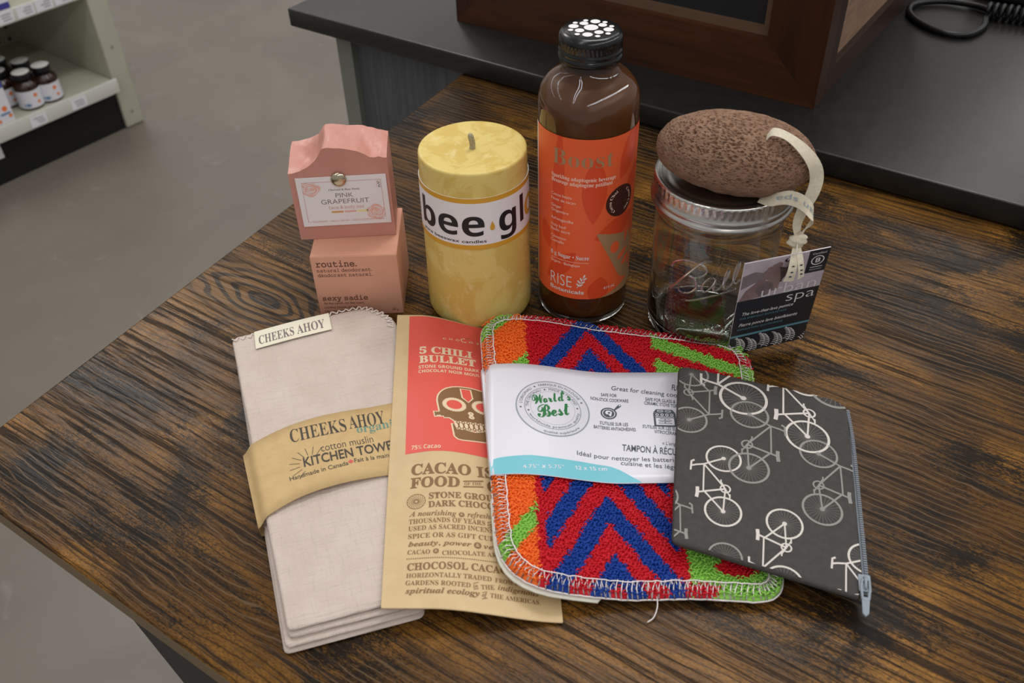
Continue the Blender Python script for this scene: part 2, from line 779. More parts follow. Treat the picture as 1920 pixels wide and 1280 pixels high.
# ------------------------------------------------------------------ wooden display case on the counter
def build_case():
    ang = math.radians(-35)
    ux, uy = math.cos(ang), math.sin(ang)
    vx, vy = -uy, ux
    ox, oy = -48.1, 975.2

    def cf(a, b, z):
        return (ox + ux * a + vx * b, oy + uy * a + vy * b, 22.2 + z)

    t = thing('display_case', 'brown wooden framed display case with a black pane on the dark counter', 'display case', W(*cf(200, 140, 0)))
    m1 = wood_case('walnut_rail', -ang, (50, 27, 14), (76, 42, 21))
    m2 = mat('walnut_stile', (62, 33, 17), 0.38)
    tt = NT(m2)
    f = tt.noise(tt.coords(-ang, (22, 22, 2)), 4.0, 5, 0.6, 0.5)
    tt.l(tt.ramp(f, [(0.3, rgb(44, 22, 11)), (0.7, rgb(66, 35, 17))]), tt.b.inputs['Base Color'])
    m3 = vary('raw_wood_panel', (126, 100, 82), (146, 118, 97), 18, 0.6, stretch=(2, 2, 14))
    mdark = mat('dark_stained_wood', (44, 25, 15), 0.45)
    Wd, H, D, R, B = 392, 330, 330, 52, 18

    def mitred(poly, b0, b1, m, name):
        mb = MB()
        n = len(poly)
        vs = [cf(a, b0, z) for a, z in poly] + [cf(a, b1, z) for a, z in poly]
        mb.add(vs, [list(range(n)), list(range(2 * n - 1, n - 1, -1))] + [(i, n + i, n + (i + 1) % n, (i + 1) % n) for i in range(n)], m)
        mb.build(name, t)

    mitred([(0, 0), (Wd, 0), (Wd - R, R), (R, R)], 0, 22, m1, 'bottom_rail')
    mitred([(Wd, 0), (Wd, H), (Wd - R, H - R), (Wd - R, R)], 0, 22, m2, 'stile')
    mitred([(0, H), (0, 0), (R, R), (R, H - R)], 0, 22, m2, 'stile')
    mitred([(Wd, H), (0, H), (R, H - R), (Wd - R, H - R)], 0, 22, m1, 'top_rail')
    # inner slip between frame and pane
    mb = MB()
    for x0, x1, z0, z1 in ((R, Wd - R, R, R + 7), (R, Wd - R, H - R - 7, H - R), (R, R + 7, R + 7, H - R - 7), (Wd - R - 7, Wd - R, R + 7, H - R - 7)):
        mb.box(x0, x1, 8, 20, z0, z1, mat('inner_slip', (98, 74, 56), 0.5), cf)
    mb.build('inner_slip', t)
    mb = MB()
    mb.box(R + 7, Wd - R - 7, 14, 18, R + 7, H - R - 7, mat('black_pane', (34, 37, 42), 0.25), cf)
    p = mb.build('pane', t)
    p['label'] = 'black pane'
    # right and left sides: dark stiles and rails around a pale recessed panel
    for x0, x1 in ((Wd - 16, Wd), (0, 16)):
        mb = MB()
        mb.box(x0, x1, 22, 40, 0, H, mdark, cf)
        mb.box(x0, x1, D - 20, D, 0, H, mdark, cf)
        mb.box(x0, x1, 40, D - 20, 0, 26, mdark, cf)
        mb.box(x0, x1, 40, D - 20, H - 26, H, mdark, cf)
        mb.build('side_frame', t)
        mb = MB()
        xx = x1 - 11 if x0 > 100 else x0 + 6
        mb.box(xx, xx + 5, 40, D - 20, 26, H - 26, m3, cf)
        s = mb.build('side_panel', t)
        s['label'] = 'pale recessed side panel'
    mb = MB()
    mb.box(16, Wd - 16, D - 12, D, 0, H, mdark, cf)
    mb.box(16, Wd - 16, 22, D - 12, H - 12, H, mdark, cf)
    mb.build('back_board', t)


build_case()


# ------------------------------------------------------------------ cable and coiled cord on the counter
def build_cables():
    M = mat('black_rubber', (16, 16, 17), 0.38)
    t = thing('scanner_cable', 'black cable loop and coiled cord lying on the counter in the top right corner', 'cable', W(455, 925, 22))
    mb = MB()
    pts = spline([(512, 936, 27), (500, 960, 27), (472, 978, 26), (441, 974, 25.5), (427, 955, 25.5), (426, 930, 25.5), (434, 908, 25.5),
                  (448, 893, 25.5), (466, 892, 25.5), (486, 908, 26), (497, 928, 27)], 8)
    mb.tube(pts, 3.3, M, 8)
    mb.build('cable_loop', t)
    mb = MB()
    a, b = Vector((500, 937, 31)), Vector((640, 868, 31))
    d = (b - a).normalized()
    s = d.cross(Vector((0, 0, 1)))
    N = 24
    pts = []
    for i in range(N * 14 + 1):
        an = 2 * math.pi * i / 14
        p = a + (b - a) * i / (N * 14) + (s * math.cos(an) + Vector((0, 0, 1)) * math.sin(an)) * 7.0
        pts.append(tuple(p))
    mb.tube(pts, 2.2, M, 6)
    mb.build('coiled_cord', t)


build_cables()


def build_scanner():
    M = mat('black_plastic', (22, 23, 24), 0.35)
    t = thing('barcode_scanner', 'black device body at the edge of the counter above the coiled cord', 'scanner', W(540, 990, 22))

    def sf(x, y, z):
        return (500 + Lx * x + Sx * y, 985 + Ly * x + Sy * y, 22.2 + z)
    mb = MB()
    mb.bevel_box(0, 130, 10, 90, 0, 34, 8, M, sf, 3)
    mb.build('body', t)
    mb = MB()
    mb.bevel_box(-1.5, 2, 14, 60, 8, 28, 1, mat('grey_trim', (110, 114, 116), 0.3, metal=0.6), sf)
    mb.build('trim', t)


build_scanner()

# ------------------------------------------------------------------ shop shelf at the upper left
M_SHELF = vary('cream_shelf_enamel', (178, 177, 160), (186, 185, 168), 6, 0.45)
M_LIP = mat('price_rail', (200, 199, 192), 0.4)


def shf(a, b, z):
    """shelf frame: a along the front towards the near end, b depth, z above floor"""
    return (-1001 - 0.624 * a - 0.781 * b, 2253 - 0.781 * a + 0.624 * b, z - 750)


def build_shelf():
    t = thing('shop_shelf', 'cream metal shop shelving with price rails at the upper left', 'shelf', Vector((-1.3, 2.1, 0.0)))
    mb = MB()
    mb.bevel_box(-52, 0, 0, 500, 2, 1300, 3, M_SHELF, shf)
    for z in (40, 215, 390, 560):
        v, f = disc2d(0, 0, 4.5)
        mb.add([shf(-26 + x, -0.6, z + y) for x, y in v], f, mat('shelf_hole', (140, 138, 122), 0.6))
    mb.build('end_panel', t)
    # back panel with a pattern of holes
    mp = mat('pegboard', (168, 166, 148), 0.55)
    n = NT(mp)
    tc = n.n('ShaderNodeTexCoord')
    rot = n.n('ShaderNodeMapping')
    rot.inputs['Rotation'].default_value = (0, 0, -math.atan2(0.781, 0.624))
    n.l(tc.outputs['Object'], rot.inputs['Vector'])
    sp = n.n('ShaderNodeSeparateXYZ')
    n.l(rot.outputs[0], sp.inputs[0])
    fx = n.math('SUBTRACT', n.math('FRACT', n.math('MULTIPLY', sp.outputs['X'], 30)), 0.5)
    fz = n.math('SUBTRACT', n.math('FRACT', n.math('MULTIPLY', sp.outputs['Z'], 30)), 0.5)
    dd = n.math('ADD', n.math('MULTIPLY', fx, fx), n.math('MULTIPLY', fz, fz))
    n.l(n.mix(n.math('LESS_THAN', dd, 0.035), rgb(168, 166, 148), rgb(70, 70, 62)), n.b.inputs['Base Color'])
    mb = MB()
    mb.box(0, 1250, 440, 452, 0, 1300, mp, shf)
    mb.build('back_panel', t)
    for z, d0 in ((112, -16), (352, 0)):
        mb = MB()
        mb.box(1, 1250, d0, 440, z + 18, z + 26, M_SHELF, shf)
        mb.build('shelf_board', t)
        mb = MB()
        mb.bevel_box(1, 1250, d0 - 9, d0, z, z + 36 if d0 else z + 30, 1.5, M_LIP, shf)
        rail = mb.build('price_rail', t)
        pr = random.Random(z)
        for a in ((95, 205, 330) if z == 112 else (40, 88, 135, 186)):
            mb = MB()
            tf = lambda x, y, q, a=a, z=z, d0=d0: shf(a + x, d0 - 9.6 + y, z + 4 + q)
            mb.box(0, 42, -0.4, 0.2, 0, 26, mat('price_paper', (222, 220, 226), 0.5), tf)
            for k in range(3):
                w0 = pr.uniform(4, 8)
                mb.box(w0, w0 + pr.uniform(14, 28), -0.6, -0.4, 5 + 6 * k, 8 + 6 * k, mat('grey_print', (150, 150, 158), 0.6), tf)
            mb.build('price_ticket', t)
    mb = MB()
    mb.box(0, 1250, 8, 20, 0, 112, mat('black_kickplate', (10, 10, 10), 0.6), shf)
    k = mb.build('kickplate', t)
    k['label'] = 'black kick plate'
    # small sticker on the kick plate
    mb = MB()
    mb.box(322, 372, 7, 7.9, 62, 102, mat('price_paper', (222, 220, 226), 0.5), shf)
    mb.build('sticker', k)


build_shelf()


def build_shelf_stock():
    amber = mat('amber_glass', (44, 24, 16), 0.15, 0.5)
    cap = mat('white_cap', (214, 214, 210), 0.4)
    capside = mat('black_cap', (22, 20, 24), 0.4)
    paper = mat('vitamin_label', (214, 214, 222), 0.45)
    orange = mat('orange_dot', (226, 120, 52), 0.5)
    blue = mat('blue_print', (92, 128, 168), 0.5)
    root = None
    spots = [(200, 36, 'white topped amber pill bottle at the front left of the shelf group'),
             (150, 34, 'white topped amber pill bottle at the front right of the shelf group'),
             (166, 98, 'white topped amber pill bottle behind the two front bottles, on the right'),
             (231, 92, 'white topped amber pill bottle behind the blue topped carton'),
             (196, 152, 'white topped amber pill bottle farthest back on the lower shelf')]
    for i, (a, b, lab) in enumerate(spots):
        x, y, z = shf(a, b, 138.3)
        if i == 0:
            root = thing('pill_bottle', lab, 'bottle', W(x, y, z), 'pill bottles on the shelf')
            mb = MB()
            mb.lathe([(0, z), (27, z), (29, z + 3), (29, z + 55), (26, z + 62), (19, z + 67), (18, z + 70), (0, z + 70)], x, y, amber, 32)
            mb.build('bottle_body', root)
            mb = MB()
            mb.lathe([(29.4, z + 6), (29.4, z + 48)], x, y, paper, 40)
            for dx, dz, m, sx_, sz_ in ((-9, 14, blue, 9, 4), (16, 36, orange, 5, 5), (20, 18, orange, 4, 4)):
                put(mb, disc2d(dx, dz, sx_, sz_, 14),
                    lambda u, v, x=x, y=y, z=z: (x + 29.8 * math.sin(u / 29.8 + 0.44), y - 29.8 * math.cos(u / 29.8 + 0.44), z + v), m)
            mb.build('label', root)
            mb = MB()
            mb.lathe([(0, z + 69), (21, z + 69), (21.5, z + 86), (20.5, z + 87.5)], x, y, capside, 32)
            mb.lathe([(20.6, z + 87.5), (19, z + 88.4), (0, z + 88.6)], x, y, cap, 32)
            mb.build('cap', root)
        else:
            c = root.copy()
            COL.objects.link(c)
            c.location = W(x, y, z)
            tag(c, lab, 'bottle', 'pill bottles on the shelf')
            for ch in list(root.children):
                d = ch.copy()
                COL.objects.link(d)
                d.parent = c
    # cartons
    for a, b, lab, top in ((292, 24, 'white carton with blue top and orange dots on the lower shelf', (70, 78, 150)),):
        base = shf(a, b, 138.3)
        t = thing('vitamin_carton', lab, 'box', W(*base), None)
        tf = lambda x, y, q, a=a, b=b: shf(a + x, b + y, 138.3 + q)
        mb = MB()
        mb.box(-27, 27, -20, 30, 0, 100, paper, tf)
        put(mb, poly2d([(-27, 82), (27, 82), (27, 100), (-27, 100)]), lambda u, v, tf=tf: tf(u, -20.4, v), mat('blue_band', top, 0.5))
        put(mb, poly2d([(-27, -20), (27, -20), (27, 30), (-27, 30)]), lambda u, v, tf=tf: tf(u, v, 100.3), mat('blue_band', top, 0.5))
        for dx, dz, r, m in ((-12, 34, 6.5, orange), (14, 30, 6.5, orange), (-20, 14, 4.5, orange), (8, 8, 4, orange)):
            put(mb, disc2d(dx, dz, r), lambda u, v, tf=tf: tf(u, -20.4, v), m)
        put(mb, poly2d([(-22, 19), (2, 19), (2, 24), (-22, 24)]), lambda u, v, tf=tf: tf(u, -20.4, v), blue)
        put(mb, poly2d([(8, 19), (24, 19), (24, 23), (8, 23)]), lambda u, v, tf=tf: tf(u, -20.4, v), blue)
        mb.build('carton_body', t)
    base = shf(208, 30, 378.3)
    t = thing('boxed_product', 'white and violet carton standing on the upper shelf at the top left corner', 'box', W(*base))
    tf = lambda x, y, q: shf(208 + x, 30 + y, 378.3 + q)
    mb = MB()
    mb.box(-32, 42, -18, 40, 0, 90, mat('violet_card', (62, 58, 140), 0.5), tf)
    put(mb, poly2d([(-32, 14), (42, 14), (42, 60), (-32, 60)]), lambda u, v: tf(u, -18.4, v), paper)
    mb.build('carton_body', t)


build_shelf_stock()

# ------------------------------------------------------------------ measured layout of prints and outlines (millimetres on each surface)
CANDLE_TEXT = [('bee', -41.0, 78.4, 47.3, 18.6, 'bold', 0.0), ('gl', 15.8, 78.4, 21.1, 18.6, 'bold', 0.0), ('o', 38.4, 78.4, 15.0, 18.6, 'bold', 0.0), ('pure beeswax candles', -40.02, 73.2, 47.14, 2.2, 'sans', 0.01)]
CANDLE_DROP = (11.3, 84.77)
BOTTLE_TEXT = [('Boost', -25.29, 124.11, 39.18, 10.31, 'serif', -0.008, 't'), ('Sparkling adaptogenic beverage', -26.17, 114.65, 42.2, 2.61, 'serif', 0, 'w'),
 ('Breuvage adaptogène pétillant', -26.14, 111.2, 40.04, 2.63, 'serif', 0, 'w'), ('Cocoa beans', -26.3, 101.44, 14.63, 2.04, 'sans', 0, 'w'), ('Fèves de cacao', -26.28, 97.98, 17.3, 2.06, 'sans', 0, 'w'),
 ('Ginger', -26.25, 92.97, 7.69, 2.08, 'sans', 0, 'w'), ('Gingembre', -26.23, 89.64, 12.64, 2.1, 'sans', 0, 'w'), ('Ashwagandha', -26.42, 83.76, 16.26, 2.13, 'sans', 0, 'w'),
 ('Holy basil', -26.39, 78.59, 11.24, 2.15, 'sans', 0, 'w'), ('Basilic sacré', -26.48, 75.39, 14.2, 2.17, 'sans', 0, 'w'), ('Cinnamon', -26.45, 69.93, 11.62, 2.19, 'sans', 0, 'w'),
 ('Cannelle', -26.43, 66.72, 10.01, 2.21, 'sans', 0, 'w'), ('0 g Sugar • Sucre', -26.36, 56.55, 26.92, 3.07, 'serif', 0, 'p'), ('Organic · Biologique', -26.57, 50.94, 21.17, 1.97, 'sans', 0.005, 'w'),
 ('RISE', -26.47, 33.45, 16.03, 9.2, 'sans', -0.012, 'p'), ('Botanicals', -26.69, 28.75, 24.57, 2.94, 'sans', 0.02, 'p'), ('414 mL', 11.23, 30.75, 9.15, 2.41, 'sans', 0, 'p')]
BOTTLE_RULE = (-26.35, 0.37, 54.18)
BOTTLE_OVAL = (21.38, 96.86, 11.38, 11.04)
BOTTLE_PANEL = [(4.21, 76.89), (38.46, 67.87), (38.79, 28.93), (23.61, 37.05)]
BOTTLE_PANEL_C = (25.47, 62.77)
BOTTLE_SPRIG = (-6.85, 33.8)
JAR_TEXT = [('WIDE', -37.5, 21.15, 21.13, 5.6, 0.0, 'sans', 0.0), ('MOUTH', -10.66, 21.15, 29.02, 5.6, 0.0, 'sans', 0.0)]
JAR_SCRIPT = [[(-36.94, 44.9), (-30.84, 53.66), (-25.19, 62.07), (-17.64, 72.27), (-13.87, 75.18), (-10.87, 76.1)],
 [(-36.44, 62.77), (-35.87, 65.65), (-32.63, 69.25), (-26.35, 72.54), (-19.31, 73.17), (-13.83, 70.36), (-13.01, 66.73), (-15.61, 63.41), (-19.64, 61.82), (-23.46, 61.78)],
 [(-22.89, 61.67), (-19.15, 59.72), (-18.23, 54.8), (-21.06, 49.93), (-25.32, 47.48), (-28.92, 47.65), (-30.3, 49.97)],
 [(-7.14, 62.69), (-10.0, 63.43), (-13.14, 59.66), (-14.55, 54.81), (-13.07, 52.19), (-10.45, 53.99), (-7.71, 58.9), (-6.79, 62.72), (-7.73, 56.96), (-6.85, 53.79), (-4.23, 55.27)],
 [(-4.23, 55.27), (-1.14, 61.13), (0.78, 68.07), (-0.15, 69.38), (-1.54, 64.33), (-1.75, 57.91), (0.04, 55.92), (2.84, 58.33)],
 [(2.84, 58.33), (5.51, 65.72), (6.76, 73.72), (5.77, 75.11), (4.44, 69.65), (3.82, 62.74), (5.89, 59.26), (8.19, 62.08)],
 [(-24.16, 42.08), (-19.83, 43.57), (-12.76, 47.1), (-5.93, 50.25), (1.38, 53.57), (6.45, 55.28)]]
TAG_TEXT = [('urban', 0.281, 0.616, 0.662, 0.11, -0.012, 'w', 0.0), ('spa', 0.614, 0.513, 0.347, 0.104, -0.012, 'w', 0), ('The love-that-lava pumice', 0.085, 0.449, 0.639, 0.033, 0.008, 'w', 0.2),
 ('FOR EVERYDAY EXFOLIATION', 0.079, 0.406, 0.575, 0.02, 0, 't', 0), ('Pierre ponce lave bienfaisante', 0.08, 0.326, 0.731, 0.034, 0.008, 'w', 0.2),
 ('EXFOLIATION QUOTIDIENNE', 0.075, 0.281, 0.568, 0.02, 0, 't', 0)]
SOAP_TEXT = [('Charcoal & Rose Petals', 20.44, 27.01, 20.41, 1.28, 'italic', 0, 'g'), ('PINK', 24.45, 21.69, 11.56, 3.28, 'sans', -0.006, 'g'), ('GRAPEFRUIT', 14.27, 16.91, 31.79, 3.53, 'sans', -0.006, 'g'),
 ('face & body bar', 18.49, 12.87, 23.81, 2.18, 'mono', 0, 'r'), ('hand-made ~ small batch . local crafted . vegan', 6.24, 3.01, 48.21, 1.35, 'mono', 0, 'r')]
CARTON_TEXT = [('routine.', 3.23, 41.77, 27.53, 4.52, 'mono', 0.014), ('natural deodorant.', 3.19, 37.53, 37.43, 2.49, 'mono', 0.004), ('déodorant naturel.', 3.29, 33.51, 37.35, 2.51, 'mono', 0.004),
 ('sexy sadie', 3.56, 13.22, 31.22, 3.72, 'mono', 0.012), ('At the ranch, on the town,', 3.7, 9.84, 28.22, 1.95, 'sans', 0), ('combat boots, vintage', 3.7, 6.31, 23.58, 1.96, 'sans', 0),
 ('Up past midnight', 3.73, 2.89, 18.63, 1.97, 'sans', 0), ('58 g', 50.81, 2.88, 3.95, 1.81, 'sans', 0)]
TAB = ((-167.68, 459.53), (-120.15, 477.42), (-4.61, 17.88))
TAB_TEXT = [('CHEEKS', 0.05, 0.183, 0.462, 0.46, 'serif', -0.004), ('AHOY', 0.551, 0.183, 0.37, 0.483, 'serif', -0.004)]
BAND = (((-159.56, 370.44), (-134.37, 386.07), (-104.1, 397.67), (-66.79, 407.05)), ((-140.48, 316.85), (-119.63, 331.42), (-94.46, 341.65), (-63.79, 349.42)))
BAND_DIM = (100, 50)
BAND_TEXT = [('CHEEKS', -130.24, 372.39, 32.83, 10.4, 0.2812, 'serif', -0.006, 'k'), ('AHOY', -97.38, 383.18, 21.33, 10.6, 0.2507, 'serif', -0.006, 'k'),
 ('organic', -92.67, 379.87, 24.92, 6.38, 0.249, 'serif', -0.005, 't'), ('cotton muslin', -111.45, 364.64, 30.16, 5.81, 0.2763, 'sans', -0.008, 'k'),
 ('KITCHEN TOWEL', -119.74, 353.44, 54.32, 6.99, 0.2777, 'sans', 0.018, 'k'), ('Handmade in Canada', -126.17, 343.53, 33.32, 3.12, 0.3363, 'sans', 0.006, 'k'),
 ('Fait à la main', -91.5, 356.24, 19.68, 3.22, 0.2591, 'sans', 0.006, 'k')]
BAND_LEAF = (-93.79, 356.95, 0.336)
BAND_RAYS = (-116.11, 356.16, 0.336)
POUCH = [(-77.12, 489.16), (14.74, 484.0), (21.16, 257.3), (-68.46, 260.63)]
POUCH_RED = [(-68.68, 487.01), (-62.97, 360.55), (17.03, 360.27), (11.17, 483.12)]
POUCH_TEXT = [('5 CHILI', -59.78, 447.19, 33.88, 6.47, 0.0576, 'serif', 0.02, 'c'), ('BULLET', -59.35, 438.21, 36.05, 6.59, 0.0833, 'serif', 0.02, 'c'),
 ('STONE GROUND DARK CH', -59.37, 432.6, 43.52, 2.95, 0.081, 'bold', 0, 'c'), ('CHOCOLAT NOIR MOULU', -59.21, 428.5, 40.61, 2.77, 0.0708, 'bold', 0, 'c'),
 ('C  H  O', -45.33, 463.59, 10.84, 1.74, 0.1371, 'sans', 0.02, 'c'), ('C', -33.26, 463.92, 3.36, 4.44, 0.2862, 'sans', 0.0, 'c'), ('O  S  O  L', -28.66, 465.22, 15.69, 1.78, -0.0025, 'sans', 0.02, 'c'),
 ('75% Cacao', -59.81, 363.4, 17.03, 3.22, -0.0031, 'bold', -0.006, 'c'), ('CACAO', -58.64, 344.29, 33.36, 7.37, 0.0046, 'serif', 0.016, 'b'), ('IS', -21.65, 344.27, 9.59, 7.34, 0.1016, 'serif', 0.016, 'b'),
 ('FOOD', -58.54, 334.88, 27.27, 6.91, 0.0049, 'serif', 0.016, 'b'), ('OF THE', -28.65, 336.78, 9.61, 1.89, 0.1761, 'italic', 0, 'b'), ('GODS', -15.93, 334.64, 24.77, 7.13, 0.1099, 'serif', 0.016, 'b'),
 ('STONE GROUND', -47.73, 326.5, 42.41, 3.92, 0.0513, 'serif', 0.012, 'b'), ('DARK CHOCOLATE', -47.8, 320.71, 48.88, 3.85, 0.0558, 'serif', 0.012, 'b'),
 ('A nourishing', -57.87, 315.42, 25.22, 3.31, -0.0178, 'italic', 0.0, 'b'), ('refreshing', -26.7, 315.05, 17.82, 3.37, 0.0646, 'italic', 0, 'b'),
 ('THOUSANDS OF YEARS', -57.8, 310.47, 40.45, 2.92, 0.0127, 'serif', 0, 'b'), ('in', -16.03, 310.74, 2.19, 2.48, 0.1004, 'italic', 0, 'b'),
 ('USED AS SACRED INCENSE', -57.74, 305.93, 47.08, 2.87, 0.02, 'serif', 0, 'b'), ('SPICE OR AS GIFT CURR', -57.59, 301.04, 48.24, 2.79, 0.0104, 'serif', 0, 'b'),
 ('beauty, power', -57.19, 296.09, 32.85, 2.85, 0.0064, 'italic', 0.006, 'b'), ('ve', -18.02, 295.94, 4.93, 2.89, 0.0831, 'italic', 0.006, 'b'), ('CACAO', -57.35, 291.28, 11.8, 2.56, -0.0199, 'serif', 0, 'b'),
 ('CHOCOLATE ARE', -39.24, 290.02, 30.3, 2.54, 0.0637, 'serif', 0, 'b'), ('CHOCOSOL CACAO', -56.92, 281.6, 51.2, 3.96, 0.0165, 'serif', 0.012, 'b'),
 ('HORIZONTALLY TRADED', -57.09, 277.22, 43.07, 2.55, -0.0066, 'serif', 0, 'b'), ('FROM FOREST', -12.33, 276.79, 21.63, 2.51, -0.0404, 'serif', 0, 'b'),
 ('GARDENS ROOTED', -57.19, 273.1, 32.68, 2.52, -0.0321, 'serif', 0, 'b'), ('in', -22.98, 271.88, 2.38, 2.15, 0.2724, 'italic', 0, 'b'), ('THE', -19.23, 271.71, 6.68, 2.52, 0.1045, 'serif', 0, 'b'),
 ('indigenous', -11.02, 272.69, 20.61, 2.89, -0.0617, 'italic', 0.004, 'b'), ('spiritual ecology', -56.88, 268.36, 36.79, 2.88, -0.0166, 'italic', 0.006, 'b'),
 ('of', -18.78, 267.67, 2.65, 2.18, 0.0973, 'italic', 0, 'b'), ('THE AMERICAS.', -14.82, 267.81, 25.1, 2.38, -0.0372, 'serif', 0, 'b')]
POUCH_RULES = [(-29.39, 339.48, -18.42, 341.63, 0.9), (-29.25, 335.56, -18.33, 337.37, 0.9), (-16.27, 313.1, -13.61, 314.26, 0.3), (-16.1, 309.62, -13.79, 310.69, 0.3), (-23.22, 274.53, -20.57, 275.58, 0.3),
 (-22.98, 271.23, -20.55, 272.03, 0.3), (-18.78, 269.91, -16.36, 270.75, 0.3), (-18.78, 266.43, -16.14, 267.28, 0.3), (-33.61, 468.87, -32.3, 468.76, 0.5), (-30.99, 468.86, -27.54, 470.79, 0.6)]
POUCH_DOTS = (-57.27, 288.56, -9.5, 288.65)
POUCH_AMP = [(-29.8, 316.18, 1.53), (-21.14, 297.49, 1.95), (-42.53, 292.58, 1.51)]
POUCH_WHEEL = (-54.62, 325.34, 5.02)
SKULL = [(-26.847, 398.794), (0.743, 0.057), (-0.113, 0.635)]
PAD = [(-20.88, 482.48), (-9.47, 267.55), (86.86, 267.26), (132.46, 262.55), (154.38, 456.89), (99.49, 469.23), (36.53, 484.47)]
PAD_COLS = ((10.76, -0.0087), (87.49, 0.0187))
PAD_AXIS = (49.72, 0.0019)
PAD_APEX = 332.18
PAD_PERIOD = 38.39
PAD_APEX2 = 453.95
PAD_SLOPE = 1.75
PAD_BAND = [(-19.78, 430.22), (-13.96, 338.01), (98.64, 338.07), (117.12, 428.02)]
PAD_BAND_Y = (338.01, 430.22)
PAD_TEXT = [('Great for cleaning cookware', 60.31, 413.07, 51.61, 3.76, -0.1856, 'sans', 0, 's'), ('FLOSS', 97.71, 412.25, 7.68, 4.87, -0.1835, 'sans', 0.015, 's'),
 ('SAFE FOR', 53.47, 407.43, 9.71, 2.69, -0.0868, 'sans', 0.006, 's'), ('NON-STICK COOKWARE', 46.74, 403.63, 23.07, 2.76, -0.084, 'sans', 0.006, 's'),
 ('SAFE FOR GLASS &', 80.24, 403.23, 18.12, 2.75, -0.1511, 'sans', 0.006, 's'), ('CERAMIC STOVE TOPS', 79.16, 399.97, 20.64, 2.73, -0.1633, 'sans', 0.006, 's'),
 ("S'UTILISE SUR LES", 50.57, 383.19, 16.77, 2.61, -0.074, 'sans', 0.006, 's'), ('BATTERIES ANTIADHÉSIVES', 46.7, 379.6, 24.66, 2.58, -0.0774, 'sans', 0.006, 's'),
 ("S'UTILISE SUR LES SURF", 75.63, 380.46, 22.22, 2.59, -0.1447, 'sans', 0.006, 's'), ('VITROCÉRAMIQ', 81.93, 376.06, 15.93, 2.56, -0.1558, 'sans', 0.006, 's'),
 ("« L'original »", 85.46, 366.84, 13.05, 2.62, -0.1677, 'sans', 0, 's'), ('TAMPON À RÉCURER', 61.55, 362.56, 38.32, 4.95, -0.1354, 'sans', 0.01, 's'),
 ('Idéal pour nettoyer les batteries', 35.06, 356.55, 59.12, 3.28, -0.0622, 'sans', 0, 's'), ('cuisine et les légumes', 59.65, 351.75, 39.2, 3.23, -0.1315, 'sans', 0, 's'),
 ('4.75” x 5.75”', 3.97, 342.02, 23.42, 2.72, 0.1146, 'boldi', 0, 'w'), ('12 x 15 cm', 33.21, 345.18, 18.34, 2.76, 0.0903, 'bold', -0.004, 'w')]
PAD_SEAL = (23.07, 391.83, 22.05, 23.09, -0.062)
PAD_PAN = (56.77, 392.61, 4.42)
PAD_STOVE = (89.95, 388.36, 6.64)
ZIP = [(102.97, 425.29), (78.58, 290.59), (165.81, 257.19), (170.93, 269.48), (200.52, 393.99)]
ZIPLINE = [(196.72, 386.65), (192.78, 363.96), (185.17, 329.82), (177.33, 295.61), (170.99, 267.92)]
ZIPPULL = (170.2, 264.51)
BIKES = [(109.45, 415.4, 38.32, -1.771, 1, 'g'), (108.37, 309.11, 35.96, 1.373, 1, 'w'), (128.44, 338.97, 41.17, 1.35, -1, 'g'), (167.71, 363.75, 46.14, 1.327, 1, 'w'), (161.79, 310.88, 39.04, 1.353, -1, 'g'),
 (139.13, 301.08, 35.14, -1.816, -1, 'w'), (148.89, 447.47, 51.99, -1.789, -1, 'w'), (72.77, 286.86, 32.42, 1.429, -1, 'g'), (165.79, 244.45, 35.29, 1.279, 1, 'w'),
 (195.08, 403.07, 57.08, 1.312, 1, 'g', 'wheel'), (97.61, 247.86, 32.03, 1.379, -1, 'g', 'wheel')]
ZIP_R = [7, 3, 1.5, 1.5, 13]

